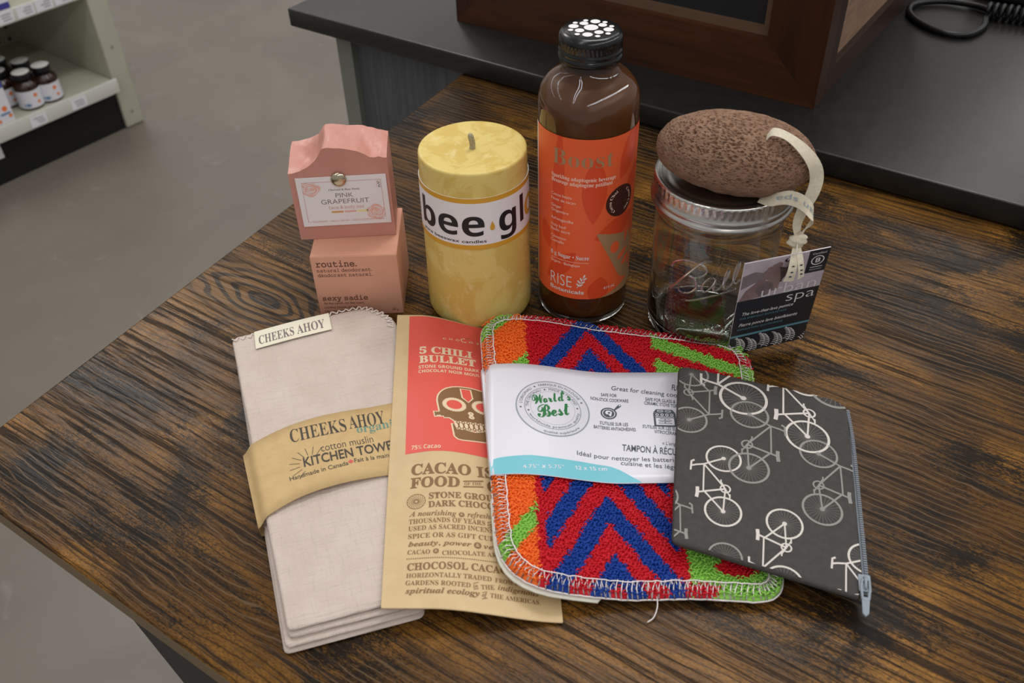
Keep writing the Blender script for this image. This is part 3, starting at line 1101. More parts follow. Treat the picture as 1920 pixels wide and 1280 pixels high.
# ------------------------------------------------------------------ candle
def build_candle():
    cx, cy = -21.3, 521.7
    wax = mat('beeswax', (218, 196, 116), 0.42, 0.4)
    n = NT(wax)
    v = n.coords(scale=(1, 1, 0.8))
    f = n.noise(v, 38, 4, 0.6, 1.2)
    f2 = n.noise(v, 120, 3, 0.6, 0.5)
    c = n.ramp(f, [(0.46, rgb(206, 178, 94)), (0.54, rgb(216, 193, 114))])
    c = n.mix(n.ramp(f2, [(0.60, (0, 0, 0)), (0.72, (0.6, 0.6, 0.6))]), c, rgb(226, 208, 148))
    n.l(c, n.b.inputs['Base Color'])
    wax.node_tree.nodes['Principled BSDF'].inputs['Subsurface Weight'].default_value = 0.15
    wax.node_tree.nodes['Principled BSDF'].inputs['Subsurface Radius'].default_value = (0.006, 0.004, 0.0015)
    t = thing('pillar_candle', 'yellow beeswax pillar candle with a white paper band, left of the bottle', 'candle', W(cx, cy, 0))
    H = 122.0
    rng = random.Random(4)

    def rad(z):
        return 36.2 + (34.6 - 36.2) * z / H
    prof = [(0, 0), (31, 0), (34.6, 1.5), (36.0, 5)] + [(rad(z), z) for z in range(10, 116, 8)] + [
        (34.55, 118), (34.5, 120.3), (34.2, 121.4), (33.4, 122), (31.8, 121.9), (26, 121.5), (14, 121.1), (5, 120.7), (0, 120.6)]
    mb = MB()

    def wob(k, i):
        z = prof[k][1]
        return 0.35 * noise.noise((math.cos(i / 128 * 6.283) * 1.7, math.sin(i / 128 * 6.283) * 1.7, z * 0.03))
    mb.lathe(prof, cx, cy, wax, 128, wob)
    mb.build('wax_body', t)
    mb = MB()
    mb.tube(spline([(cx, cy, 119), (cx + 0.3, cy, 124), (cx - 0.3, cy - 0.5, 128), (cx - 0.9, cy - 0.8, 131)], 4),
            [1.9] * 10 + [1.8, 1.6, 1.2], vary('wick_cotton', (176, 168, 140), (146, 138, 112), 900, 0.8), 10)
    w = mb.build('wick', t)
    # paper band
    mb = MB()
    paper = mat('band_paper', (226, 222, 224), 0.45)
    gold = mat('gold_ink', (206, 152, 44), 0.4)
    R = lambda z: rad(z) + 0.55
    mb.lathe([(R(68), 68), (R(71.5), 71.5)], cx, cy, gold, 128)
    mb.lathe([(R(71.5), 71.5), (R(102), 102)], cx, cy, paper, 128)
    mb.lathe([(R(102), 102), (R(105.5), 105.5)], cx, cy, gold, 128)
    mb.lathe([(R(105.5) - 0.5, 105.5), (R(105.5), 105.5)], cx, cy, paper, 128)
    mb.lathe([(R(68) - 0.5, 68), (R(68), 68)], cx, cy, paper, 128)

    def fn(u, z):
        a = u / 35.0
        r = R(z) + 0.12
        return (cx + r * math.sin(a), cy - r * math.cos(a), z)
    black = mat('black_ink', (24, 22, 26), 0.45)
    for body, x, z, w_, h, style, wt in CANDLE_TEXT:
        put(mb, text2d(body, x, z, w_, h, 0, style, wt), fn, black if body != 'o' else gold, 1.5)
    # honey drop between the two words
    dx, dz = CANDLE_DROP
    pts = [(dx + 2.2 * math.sin(a) * math.sin(a / 2) ** 1.3, dz + 3.4 * math.cos(a)) for a in [2 * math.pi * i / 28 for i in range(28)]]
    put(mb, poly2d(pts), fn, gold, 1.5)
    mb.build('paper_band', t)


build_candle()


# ------------------------------------------------------------------ bottle
def build_bottle():
    cx, cy = 50.8, 517.8
    t = thing('drink_bottle', 'glass bottle of brown drink with orange label and black dotted cap, tallest on the table', 'bottle', W(cx, cy, 0))
    glass = mat('clear_glass', (240, 240, 236), 0.02, 0.5, **{'Transmission Weight': 1.0, 'IOR': 1.48})
    liquid = mat('brown_liquid', (112, 66, 28), 0.25, 0.3)
    R = 30.9
    prof = [(0, 0.2), (24, 0), (28, 0.8), (30, 3), (R, 7), (R, 153), (30.6, 157), (29.7, 161), (28.0, 164.6), (25.4, 168), (22.2, 170.8), (19.0, 173),
            (16.9, 175.2), (16.1, 178), (15.9, 182), (15.9, 192), (13.5, 193), (0, 193)]
    mb = MB()
    mb.lathe(prof, cx, cy, glass, 96)
    mb.build('glass_body', t)
    mb = MB()
    lp = [(0, 5), (24, 5), (28.2, 8), (29.9, 13), (29.9, 152.6), (29.4, 156.6), (28.3, 160.2), (26.3, 163.6), (23.6, 166.6), (20.2, 169), (16.4, 170.8), (13.4, 172.4), (12.4, 174), (0, 174.2)]
    mb.lathe(lp, cx, cy, liquid, 96)
    l = mb.build('drink', t)
    l['label'] = 'brown liquid'
    # cap
    black = mat('black_enamel', (14, 14, 15), 0.22, 0.5)
    cp = [(16.6, 173.2), (18.3, 173.0), (18.8, 174.5), (18.9, 177), (18.2, 178.2), (18.0, 179.2), (18.7, 180.3), (18.7, 181.8), (17.9, 183), (17.9, 183.6),
          (18.5, 184.6), (18.5, 188.2), (18.6, 188.8), (18.6, 192.4), (18.0, 194.6), (16.9, 196.2), (15.4, 197.0), (12, 197.2), (0, 197.2)]
    mb = MB()
    cp = [(r, 197.2 - (197.2 - z) * 0.70) for r, z in cp]
    mb.lathe(cp, cx, cy, black, 192, lambda k, i: (-0.45 if (i // 2) % 2 else 0.1) if k in (10, 11) else 0)
    dots = [(1300, 245, 65), (1350, 188, 45), (1243, 203, 40), (1145, 228, 46), (1192, 270, 42), (1255, 312, 46), (1360, 293, 41), (1452, 270, 47),
            (1408, 225, 40), (1265, 175, 23), (1166, 195, 23), (1113, 263, 24), (1165, 305, 24), (1341, 330, 24), (1438, 308, 24), (1486, 240, 23), (1435, 198, 23)]
    white = mat('white_enamel', (232, 230, 230), 0.35)
    for px, py, r in dots:
        q = 14.8 / 232.0
        x, y, rr = (px - 1300) * q, -(py - 250) * q / 0.43, r * q
        put(mb, disc2d(cx + x, cy + y, rr), lambda u, v: (u, v, 197.45), white)
    mb.build('cap', t)
    # label
    org = mat('orange_label', (224, 92, 48), 0.42, 0.4)
    dark = mat('deep_orange_ink', (208, 70, 32), 0.42)
    paper = mat('label_white', (220, 214, 214), 0.45)
    tan = mat('bronze_foil', (160, 124, 88), 0.35, 0.5, 0.0)
    pale = mat('pale_pink_ink', (240, 206, 188), 0.5)
    brown = mat('cocoa_brown_ink', (62, 26, 20), 0.5)
    Z0, Z1 = 24.5, 143.0
    RL = R + 0.25
    mb = MB()
    A0, A1 = -1.42, 1.9
    n = 120

    def fn(u, z, lift=0.14):
        a = u / RL
        return (cx + (RL + lift) * math.sin(a), cy - (RL + lift) * math.cos(a), z)
    for a0, a1, m in ((-1.50, -1.40, paper), (-1.40, 2.4, org)):
        vs, fs = [], []
        for i in range(n + 1):
            a = a0 + (a1 - a0) * i / n
            vs += [fn(a * RL, Z0, 0), fn(a * RL, Z1, 0)]
        mb.add(vs, [(2 * i, 2 * i + 2, 2 * i + 3, 2 * i + 1) for i in range(n)], m, True)
    # leaf silhouettes in deeper orange
    def leaf(x0, z0, x1, z1, w):
        d = Vector((x1 - x0, z1 - z0))
        nn = Vector((-d.y, d.x)).normalized() * w
        top = [(x0 + d.x * k / 12 + nn.x * math.sin(math.pi * k / 12) ** 0.8, z0 + d.y * k / 12 + nn.y * math.sin(math.pi * k / 12) ** 0.8) for k in range(13)]
        bot = [(x0 + d.x * k / 12 - nn.x * math.sin(math.pi * k / 12) ** 0.8, z0 + d.y * k / 12 - nn.y * math.sin(math.pi * k / 12) ** 0.8) for k in range(11, 0, -1)]
        return top + bot
    lf = lambda u, z: fn(u, z, 0.06)
    zones = [(-40, Z0), (75, Z0), (75, Z1), (-40, Z1)]
    for L in ((2, 84, 3, 131, 8), (-22, 60, -20, 150, 4.5), (20, 112, 36, 150, 7), (3, 72, 36, 84, 7), (6, 20, 9, 42, 7.5), (-30, 36, -8, 62, 6), (-34, 80, -28, 60, 5), (26, 100, 40, 118, 5)):
        put(mb, clip2d(poly2d(leaf(*L)), zones), lf, dark, 1.5)
    # cocoa oval
    put(mb, disc2d(*BOTTLE_OVAL, 40), lambda u, z: fn(u, z, 0.10), brown, 1.5)
    # bronze panel with cut-outs, and bronze edge at the foot
    pane = [tuple(p) for p in round_poly(BOTTLE_PANEL, 3.0, 8, 3)]
    put(mb, poly2d(pane), lambda u, z: fn(u, z, 0.10), tan, 1.5)
    px, pz = BOTTLE_PANEL_C
    for dx, dz, rx, rz, rot in ((-7, 0, 3.6, 4.4, 0), (3.5, 8, 1.6, 7.5, -0.15), (8.5, 9, 1.6, 8, 0.05), (0.5, -8, 5.6, 2.0, 0.55), (4.5, -14.5, 5.4, 2.2, 0.6), (9.5, -18, 3.4, 2.0, 0.9)):
        pts = [(px + dx + rx * math.cos(a) * math.cos(rot) - rz * math.sin(a) * math.sin(rot), pz + dz + rx * math.cos(a) * math.sin(rot) + rz * math.sin(a) * math.cos(rot)) for a in [2 * math.pi * i / 20 for i in range(20)]]
        put(mb, poly2d(pts), lambda u, z: fn(u, z, 0.16), org, 1.5)
    put(mb, poly2d([(9, Z0), (75, Z0), (75, 40), (32, 31.5)]), lambda u, z: fn(u, z, 0.09), tan, 1.5)
    inks = {'w': pale, 't': tan, 'p': paper}
    for body, x, z, w_, h, style, wt, ink in BOTTLE_TEXT:
        put(mb, text2d(body, x, z, w_, h, 0, style, wt), fn, inks[ink], 1.5)
    # sprig next to the maker's name
    sx, sz = BOTTLE_SPRIG
    put(mb, stroke2d([(sx, sz), (sx + 2.2, sz + 4), (sx + 4.4, sz + 9)], 0.35), fn, paper, 1.5)
    for k, (a, b, r) in enumerate(((0.6, 2.6, 2.3), (2.6, 2.4, 0.7), (1.2, 5.2, 2.2), (4.0, 4.8, 0.7), (2.6, 7.2, 2.0), (5.2, 7.6, 0.8), (4.6, 9.8, 1.2))):
        pts = [(sx + a + 1.5 * math.cos(q) * math.cos(r) - 0.6 * math.sin(q) * math.sin(r), sz + b + 1.5 * math.cos(q) * math.sin(r) + 0.6 * math.sin(q) * math.cos(r)) for q in [2 * math.pi * i / 12 for i in range(12)]]
        put(mb, poly2d(pts), fn, paper, 1.5)
    x0, x1, zr = BOTTLE_RULE
    put(mb, stroke2d([(x0, zr), (x1, zr)], 0.25), fn, pale, 1.5)
    # writing round the oval
    ox, oz, orx, orz = BOTTLE_OVAL
    for txt, a0, a1 in (('Cocoa Chai', math.pi * 1.30, math.pi * 0.62), ('Cacao Chaï', math.pi * 0.32, -math.pi * 0.38)):
        v, f = text_arc(txt, 0, 0, 0.66, a0, a1, 0.17, 'serif')
        put(mb, ([(ox + x * orx, oz + y * orz) for x, y in v], f), fn, pale, 1.5)
    l = mb.build('label', t)
    l['label'] = 'orange label with bronze lettering'


build_bottle()


# ------------------------------------------------------------------ mason jar
def build_jar():
    cx, cy = 133.2, 493.3
    t = thing('glass_jar', 'empty clear glass preserving jar with a silver screw lid, under the lava stone', 'jar', W(cx, cy, 0))
    glass = mat('jar_glass', (238, 242, 238), 0.015, 0.5, **{'Transmission Weight': 1.0, 'IOR': 1.5})
    R = 40.0
    mb = MB()
    prof = [(0, 2.2), (20, 1.8), (30, 0.4), (34, 0), (37.2, 1.2), (39.2, 4.5), (R, 10), (R, 88), (40.6, 91), (41.2, 94), (40.2, 97), (39.8, 99), (39.8, 112.4), (38.5, 113.4), (36.6, 112.4),
            (36.6, 98), (37.0, 92), (37.2, 86), (37.2, 12), (36, 8), (32, 6), (24, 6.6), (0, 7.4)]
    mb.lathe(prof, cx, cy, glass, 112)

    # raised script and lettering moulded in the glass
    def emboss(shape, depth=0.7):
        vs, fs = slice_x(*shape, 2.0)
        n = len(vs)
        P = []
        for k in (R - 0.3, R + depth):
            for u, z in vs:
                a = u / R
                P.append((cx + k * math.sin(a), cy - k * math.cos(a), z))
        edges = {}
        F = []
        for f in fs:
            F.append([i + n for i in f])
            F.append([i for i in f][::-1])
            for a, b in zip(f, list(f[1:]) + [f[0]]):
                edges[(a, b)] = edges.get((a, b), 0) + 1
        for (a, b) in list(edges):
            if (b, a) not in edges:
                F.append([a, b, b + n, a + n])
        mb.add(P, F, glass)
    for body, x, z, w_, h, ang, style, wt in JAR_TEXT:
        emboss(text2d(body, x, z, w_, h, ang, style, wt))
    for path in JAR_SCRIPT:
        pts = spline([(cx + (R - 0.2) * math.sin(u / R), cy - (R - 0.2) * math.cos(u / R), z) for u, z in path], 7)
        mb.tube(pts, 0.65, glass, 8)
    mb.build('glass_body', t)
    # screw band and disc
    tin = mat('tinned_steel', (196, 194, 190), 0.24, 0.5, 1.0)
    nt = NT(tin)
    nt.l(nt.ramp(nt.noise(nt.coords(scale=(1, 1, 30)), 12, 3), [(0.3, (0.2, 0.2, 0.2)), (0.7, (0.34, 0.34, 0.34))]), nt.b.inputs['Roughness'])
    band = [(41.4, 98.8), (43.3, 98.6), (44.0, 99.2), (44.0, 100.4), (43.0, 101.4), (42.7, 102.2), (43.3, 103.0), (43.6, 104.2), (43.2, 105.2), (42.7, 106),
            (42.7, 109), (42.9, 109.6), (42.9, 113.0), (42.7, 114.4), (41.9, 115.2), (40.6, 115.2), (38.4, 114.6), (38.4, 114.0), (41.6, 113.6), (41.6, 99.4)]
    mb = MB()
    mb.lathe(band, cx, cy, tin, 240, lambda k, i: (-0.5 if (i // 2) % 2 else 0.05) if k in (11, 12) else 0, closed=True)
    mb.build('screw_band', t)
    mb = MB()
    mb.lathe([(39.4, 112.9), (39.4, 113.9), (37.8, 114.1), (36.8, 113.5), (34.8, 113.3), (33.8, 113.9), (32, 114), (0, 114.1)], cx, cy, mat('lid_steel', (170, 166, 160), 0.3, 0.5, 1.0), 96)
    mb.build('lid_disc', t)


build_jar()


# ------------------------------------------------------------------ lava pumice stone
def build_stone():
    c = Vector((134.0, 479.0, 136.2))
    rot = math.radians(-17)
    t = thing('pumice_stone', 'reddish brown oval lava pumice stone full of pores, lying on the jar lid', 'pumice stone', W(134, 479, 115.2))
    m = mat('lava_stone', (150, 118, 102), 0.85, 0.15)
    n = NT(m)
    f = n.noise(n.coords(), 260, 4, 0.7)
    f2 = n.noise(n.coords(), 30, 3, 0.6)
    col = n.ramp(f, [(0.3, rgb(112, 86, 70)), (0.7, rgb(148, 119, 98))])
    n.l(n.mix(n.ramp(f2, [(0.35, (0, 0, 0)), (0.7, (0.4, 0.4, 0.4))]), col, rgb(120, 88, 73)), n.b.inputs['Base Color'])
    n.bump(f, 0.5, 0.0006)
    bm = bmesh.new()
    bmesh.ops.create_icosphere(bm, subdivisions=7, radius=1.0)
    rng = random.Random(11)
    pts, rad = [], []
    kd = kdtree.KDTree(5200)
    k = 0
    while k < 5200:
        p = Vector((rng.gauss(0, 1), rng.gauss(0, 1), rng.gauss(0, 1))).normalized()
        dens = 0.25 + 0.75 * smoothstep(-0.45, 0.25, p.z) * (0.6 + 0.8 * (noise.noise(p * 2.2) + 0.4))
        if rng.random() > dens:
            continue
        q = Vector((p.x * 46, p.y * 29, p.z * 21.5))
        pts.append(q)
        rad.append(min(1.25, max(0.30, rng.lognormvariate(-0.85, 0.33))))
        kd.insert(q, k)
        k += 1
    kd.balance()
    cr, sr_ = math.cos(rot), math.sin(rot)
    for v in bm.verts:
        p = v.co.copy()
        e = Vector((46 * math.copysign(abs(p.x) ** 0.92, p.x), 29 * math.copysign(abs(p.y) ** 0.94, p.y), 21.5 * math.copysign(abs(p.z) ** 0.92, p.z)))
        w = noise.noise(e * 0.03) * 1.6 + noise.noise(e * 0.11) * 0.7 + noise.noise(e * 0.5) * 0.22
        q = Vector((p.x * 46, p.y * 29, p.z * 21.5))
        dep = 0.0
        for co, idx, d in kd.find_range(q, 1.3):
            if d < rad[idx]:
                dep = max(dep, 2.0 * rad[idx] * (1 - (d / rad[idx]) ** 2) ** 0.6)
        e += p * (w - dep)
        if e.z < -20.9:
            e.z = -20.9
        v.co = Vector((c.x + e.x * cr - e.y * sr_, c.y + e.x * sr_ + e.y * cr, c.z + e.z - e.x * 0.02))
    mb = MB()
    mb.add_bm(bm, m, None, False)
    mb.build('stone', t)
    # cotton ribbon
    cot = vary('cream_cotton', (212, 204, 184), (200, 190, 168), 500, 0.85)
    ink = mat('grey_blue_ink', (138, 156, 166), 0.8)

    def ribbon(path, widths, name, parent):
        mbr = MB()
        P = path
        vs, fs = [], []
        for i, p in enumerate(P):
            a, b = P[max(0, i - 1)][0], P[min(len(P) - 1, i + 1)][0]
            w = P[i][1]
            wd = interp(widths, i / (len(P) - 1))
            tt = (b - a).normalized()
            nn = tt.cross(w).normalized() * 0.22
            for s in (-1, 1):
                for h in (-1, 1):
                    vs.append(tuple(p[0] + w * (wd * 0.5 * s) + nn * h))
        for i in range(len(P) - 1):
            o, q = 4 * i, 4 * i + 4
            for a, b in ((0, 1), (1, 3), (3, 2), (2, 0)):
                fs.append((o + a, o + b, q + b, q + a))
        fs += [(0, 2, 3, 1), tuple(4 * (len(P) - 1) + k for k in (0, 1, 3, 2))]
        mbr.add(vs, fs, cot, False)
        return mbr, P

    def path(cp, n=8):
        """control: (x, y, z, width direction)"""
        pos = spline([p[:3] for p in cp], n + 6)
        wid = spline([p[3] for p in cp], n + 6)
        return [(p, w.normalized()) for p, w in zip(pos, wid)]
    p1 = path([(145.4, 462.5, 154.5, (0.2, 0.5, 0.8)), (148, 461, 158.6, (0.3, 0.8, 0.5)), (155, 459, 157.0, (0.2, 0.9, 0.4)), (164, 455, 151, (0.5, 0.7, 0.5)), (171, 452, 143, (0.9, 0.4, 0.3)),
               (174, 451, 134, (1, 0.2, 0.1)), (172.5, 449, 125, (1, 0.0, 0.1)), (168.5, 447, 116, (1, 0, 0.1)), (166, 444.5, 108, (1, 0, 0.1)), (167.0, 442, 101, (1, 0, 0.1))])
    mbr, _ = ribbon(p1, [(0, 3.6), (0.15, 5.6), (0.5, 8.4), (0.75, 8.0), (0.9, 5.0), (1, 3.6)], 'ribbon', t)
    p2 = path([(146, 458, 117.2, (-0.5, -0.6, -0.3)), (151, 451, 121, (-0.3, -0.4, -0.8)), (158, 445.5, 125.6, (-0.15, -0.3, -1)), (165, 441, 125.0, (-0.15, -0.35, -1)), (170.5, 439, 120, (-0.3, -0.75, -0.5)),
               (172.5, 440, 113.5, (-0.2, -1, 0.1)), (170, 441.5, 107, (-0.5, -0.85, 0.2)), (167.0, 441.8, 101, (-1, -0.2, 0))])
    m2, P2 = ribbon(p2, [(0, 5.0), (0.15, 7.8), (0.6, 8.8), (0.85, 6.0), (1, 3.6)], 'ribbon', t)
    o = len(mbr.v)
    mbr.add(m2.v, m2.f, cot, False)
    # printed words on the lower loop, upside down as in the photo

    def rfn(u, v):
        """u along the path 0..1, v across -0.5..0.5"""
        s = u * (len(P2) - 1)
        i = min(int(s), len(P2) - 2)
        fr = s - i
        p = P2[i][0].lerp(P2[i + 1][0], fr)
        w = P2[i][1].lerp(P2[i + 1][1], fr)
        tt = (P2[i + 1][0] - P2[i][0]).normalized()
        nn = tt.cross(w).normalized()
        if nn.y > 0:
            nn = -nn
        return tuple(p + w * v * 8.6 + nn * 0.5)
    v, f = text2d('urban spa', 0, 0, 0.62, 0.34, 0, 'sans', 0.0)
    mbr.add([rfn(0.80 - x, y - 0.14) for x, y in v], f, ink)
    # knot and tails
    bmk = bmesh.new()
    bmesh.ops.create_uvsphere(bmk, u_segments=18, v_segments=12, radius=1.0)
    for vv in bmk.verts:
        p = vv.co
        s = 1 + 0.16 * math.sin(p.z * 9 + p.x * 3)
        vv.co = Vector((167.0 + p.x * 5.6 * s + p.z * 0.8, 441.6 + p.y * 3.2 * s, 98.6 + p.z * 4.6))
    mbr.add_bm(bmk, cot, None, True)
    for cp, wd in (([(166.4, 441, 96, (1, 0, 0)), (164.4, 434, 92, (1, -0.1, 0)), (163.2, 429.8, 86, (1, 0.1, 0)), (162.0, 429, 79, (1, 0.2, -0.1))], [(0, 3.2), (0.4, 4.4), (1, 6.4)]),
                   ([(167.6, 441, 96, (1, 0, 0)), (167.8, 434, 92, (1, 0.3, 0)), (168.6, 430.8, 86.5, (0.9, 0.5, 0)), (169.2, 430.0, 80.5, (0.9, 0.5, 0.1))], [(0, 3.0), (0.4, 4.2), (1, 4.8)])):
        m3, P3 = ribbon(path(cp, 6), wd, 'tail', t)
        mbr.add(m3.v, m3.f, cot, False)
        for k in (20, 26, 31):
            if k < len(P3):
                q = P3[k][0]
                mbr.add([(q.x - 0.7, q.y - 0.75, q.z), (q.x + 0.8, q.y - 0.75, q.z + 0.2), (q.x + 0.7, q.y - 0.7, q.z + 1.2), (q.x - 0.6, q.y - 0.7, q.z + 1.0)], [(0, 1, 2, 3)], mat('dark_ink', (58, 66, 80), 0.8))
    r = mbr.build('ribbon', t)
    r['label'] = 'cream cotton ribbon loop with knot'
    # hang tag
    BL, BR, TL, TR = Vector((140.6, 452.5, 0.8)), Vector((191.8, 461.0, 7.0)), Vector((135.6, 432.0, 90.5)), Vector((186.2, 438.4, 96.0))
    w_, h_ = (BR - BL).length, (TL - BL).length
    nrm = (BR - BL).cross(TL - BL).normalized()

    def tfn(u, v, lift=0.35):
        a, b = u / w_, v / h_
        return tuple(BL * (1 - a) * (1 - b) + BR * a * (1 - b) + TL * (1 - a) * b + TR * a * b + nrm * lift)
    mb = MB()
    card = mat('tag_card', (206, 198, 208), 0.4)
    navy = mat('charcoal_navy_ink', (38, 42, 50), 0.4)
    teal = mat('teal_ink', (94, 148, 164), 0.4)
    wh = mat('tag_white_ink', (226, 224, 226), 0.45)
    photo1 = vary('photo_mauve', (200, 190, 200), (176, 164, 176), 60, 0.4)
    photo2 = vary('photo_shadow', (96, 84, 88), (66, 56, 60), 110, 0.4)
    photo3 = vary('photo_skin', (150, 128, 128), (128, 106, 108), 90, 0.4)
    GN = 16
    vs = [tfn(w_ * i / GN, h_ * j / GN, l) for l in (-0.3, 0.3) for j in range(GN + 1) for i in range(GN + 1)]
    o = (GN + 1) ** 2
    fs = []
    for j in range(GN):
        for i in range(GN):
            q = (j * (GN + 1) + i, j * (GN + 1) + i + 1, (j + 1) * (GN + 1) + i + 1, (j + 1) * (GN + 1) + i)
            fs += [q[::-1], tuple(k + o for k in q)]
    bd = list(range(GN + 1)) + [(j + 1) * (GN + 1) - 1 for j in range(1, GN + 1)] + [GN * (GN + 1) + i for i in range(GN - 1, -1, -1)] + [j * (GN + 1) for j in range(GN - 1, 0, -1)]
    fs += [(bd[k], bd[(k + 1) % len(bd)], bd[(k + 1) % len(bd)] + o, bd[k] + o) for k in range(len(bd))]
    mb.add(vs, fs, card)

    def put(mb_, shape, fn, m_):
        vs_, fs_ = slice_x(*shape, 4.0)
        vs_, fs_ = slice_x(vs_, fs_, 4.0, 1)
        mb_.add([fn(x, y) for x, y in vs_], fs_, m_)
    zm = h_ * 0.614

    def rect(x0, y0, x1, y1):
        return poly2d([(x0, y0), (x1, y0), (x1, y1), (x0, y1)])
    L = lambda k: (lambda u, v: tfn(u, v, k))
    put(mb, rect(0.5, zm, w_, h_ - 0.8), L(0.34), photo1)
    frame = [(0.5, zm), (w_ - 0.5, zm), (w_ - 0.5, h_ - 1), (0.5, h_ - 1)]

    def pic(shape, fn, m_):
        v_, f_ = shape
        put(mb, clip2d(([(x, zm + (y - zm) * 0.8) for x, y in v_], f_), frame), fn, m_)
    # bather photograph: dark upper left, raised foot, froth
    pic(poly2d([(0.5, zm + 14), (8, zm + 19), (15, zm + 20), (21, zm + 26), (19, h_ - 9), (8, h_ - 3), (0.5, h_ - 6)]), L(0.37), vary('photo_grey', (138, 126, 132), (118, 106, 112), 40, 0.4))
    pic(poly2d([(0.5, zm), (8, zm), (17, zm + 2), (19, zm + 18), (12, zm + 22), (4, zm + 12)]), L(0.38), photo3)
    pic(poly2d([(18, zm + 14), (26, zm + 15), (30, zm + 24), (32, zm + 33), (29, zm + 35), (27, zm + 31), (22, zm + 34), (20, zm + 30)]), L(0.39), photo2)
    for dx, dy, r in ((15.5, 29.5, 2.2), (17.2, 32.6, 2.2), (19.6, 34.6, 2.0), (22, 35.6, 2.4), (14.6, 26.4, 1.8)):
        pic(disc2d(dx, zm + dy, r, r * 1.3, 14), L(0.41), photo3)
    pic(poly2d([(14, zm + 24), (19, zm + 17), (20, zm + 6), (24.5, zm + 6), (25, zm + 20), (23, zm + 32), (17, zm + 33)]), L(0.42), photo3)
    pic(disc2d(16, zm + 10, 5.5, 8, 20), L(0.43), vary('photo_dark_rose', (112, 98, 102), (134, 118, 122), 150, 0.4))
    pic(disc2d(38, zm + 16, 12, 9, 24), L(0.42), photo1)
    put(mb, rect(0, 0, w_, zm), L(0.40), navy)
    put(mb, rect(0, h_ * 0.205, w_, h_ * 0.228), L(0.43), teal)
    # leafy white pattern along the foot
    rng = random.Random(5)
    band = [(0.3, 0.3), (w_ - 0.3, 0.3), (w_ - 0.3, h_ * 0.203), (0.3, h_ * 0.203)]
    for k in range(7):
        x0, y0 = -3 + k * 8.6, -1.0 + (k % 2) * 3
        a0 = 0.75 + 0.25 * rng.uniform(-1, 1)
        stem = [(x0 + 15 * s * math.cos(a0 + s * 0.7), y0 + 15 * s * math.sin(a0 + s * 0.5)) for s in [i / 8 for i in range(9)]]
        put(mb, clip2d(stroke2d(stem, 0.5), band), L(0.44), wh)
        for i in range(1, 9):
            sx, sy = stem[i]
            for sd in (-1, 1):
                aa = a0 + sd * 0.95
                pts = [(sx + 4.2 * s * math.cos(aa + sd * s * 0.6), sy + 4.2 * s * math.sin(aa + sd * s * 0.6)) for s in (0.12, 0.4, 0.7, 1.0)]
                put(mb, clip2d(stroke2d(pts, 0.62), band), L(0.45), wh)
    # certified corner mark
    put(mb, rect(w_ - 12.6, h_ - 20.5, w_, h_), L(0.44), navy)
    put(mb, ring2d(w_ - 6.3, h_ - 9.6, 3.7, 3.9, 0.7, 32), L(0.47), wh)
    put(mb, text2d('B', w_ - 7.6, h_ - 11.6, 2.9, 4.1, 0, 'bold'), L(0.47), wh)
    put(mb, text2d('Certified', w_ - 10.4, h_ - 4.0, 8.4, 1.7, 0, 'sans'), L(0.47), wh)
    put(mb, rect(w_ - 10, h_ - 15.9, w_ - 2.4, h_ - 15.4), L(0.47), wh)
    put(mb, text2d('Corporation', w_ - 10, h_ - 18.2, 7.6, 1.0, 0, 'sans'), L(0.47), wh)
    for body, x, y, ww, hh, wt, ink2, sk in TAG_TEXT:
        put(mb, text2d(body, x * w_, y * h_, ww * w_, hh * h_, 0, 'sans', wt, 1.0, sk), L(0.48), wh if ink2 == 'w' else teal)
    hole = disc2d(26.5, h_ - 4.0, 1.5, None, 16)
    put(mb, hole, L(0.49), mat('hole_dark', (40, 32, 28), 0.8))
    tg = mb.build('hang_tag', t)
    tg['label'] = 'printed card tag with a bath photograph'
    # thread from knot to tag
    mb = MB()
    hp = Vector(tfn(26.5, h_ - 4.0, 0.6))
    mb.tube(spline([(166.5, 439.6, 99), (165, 434.5, 95), tuple(hp)], 5), 0.35, mat('clear_thread', (220, 216, 206), 0.4), 5)
    mb.build('thread', t)


build_stone()


# ------------------------------------------------------------------ carton and soap
def build_carton():
    m = vary('peach_card', (206, 150, 126), (210, 155, 131), 30, 0.5)
    x0, x1, y0, y1, H = -133.7, -75.4, 508.5, 566.5, 50.0
    t = thing('deodorant_carton', 'small peach cardboard box standing under the pink soap bar', 'box', W(-104.5, 537, 0))
    mb = MB()
    mb.bevel_box(x0, x1, y0, y1, 0, H, 0.45, m)
    ink = mat('brown_print', (96, 58, 46), 0.55)
    for body, x, z, w_, h, style, wt in CARTON_TEXT:
        put(mb, text2d(body, x0 + x, z, w_, h, 0, style, wt), lambda u, v: (u, y0 - 0.12, v), ink)
    mb.build('carton_body', t)
    mb = MB()
    vs = [(x0 + 0.6, y0 - 0.05, H - 0.25), (x1 - 0.6, y0 - 0.05, H - 0.25), (x1 - 0.6, y0 + 0.25, H + 0.05), (x0 + 0.6, y0 + 0.25, H + 0.05)]
    mb.box(x0 + 0.5, x1 - 0.5, y0 + 0.4, y0 + 12, H, H + 0.25, m)
    mb.build('lid_flap', t)


build_carton()


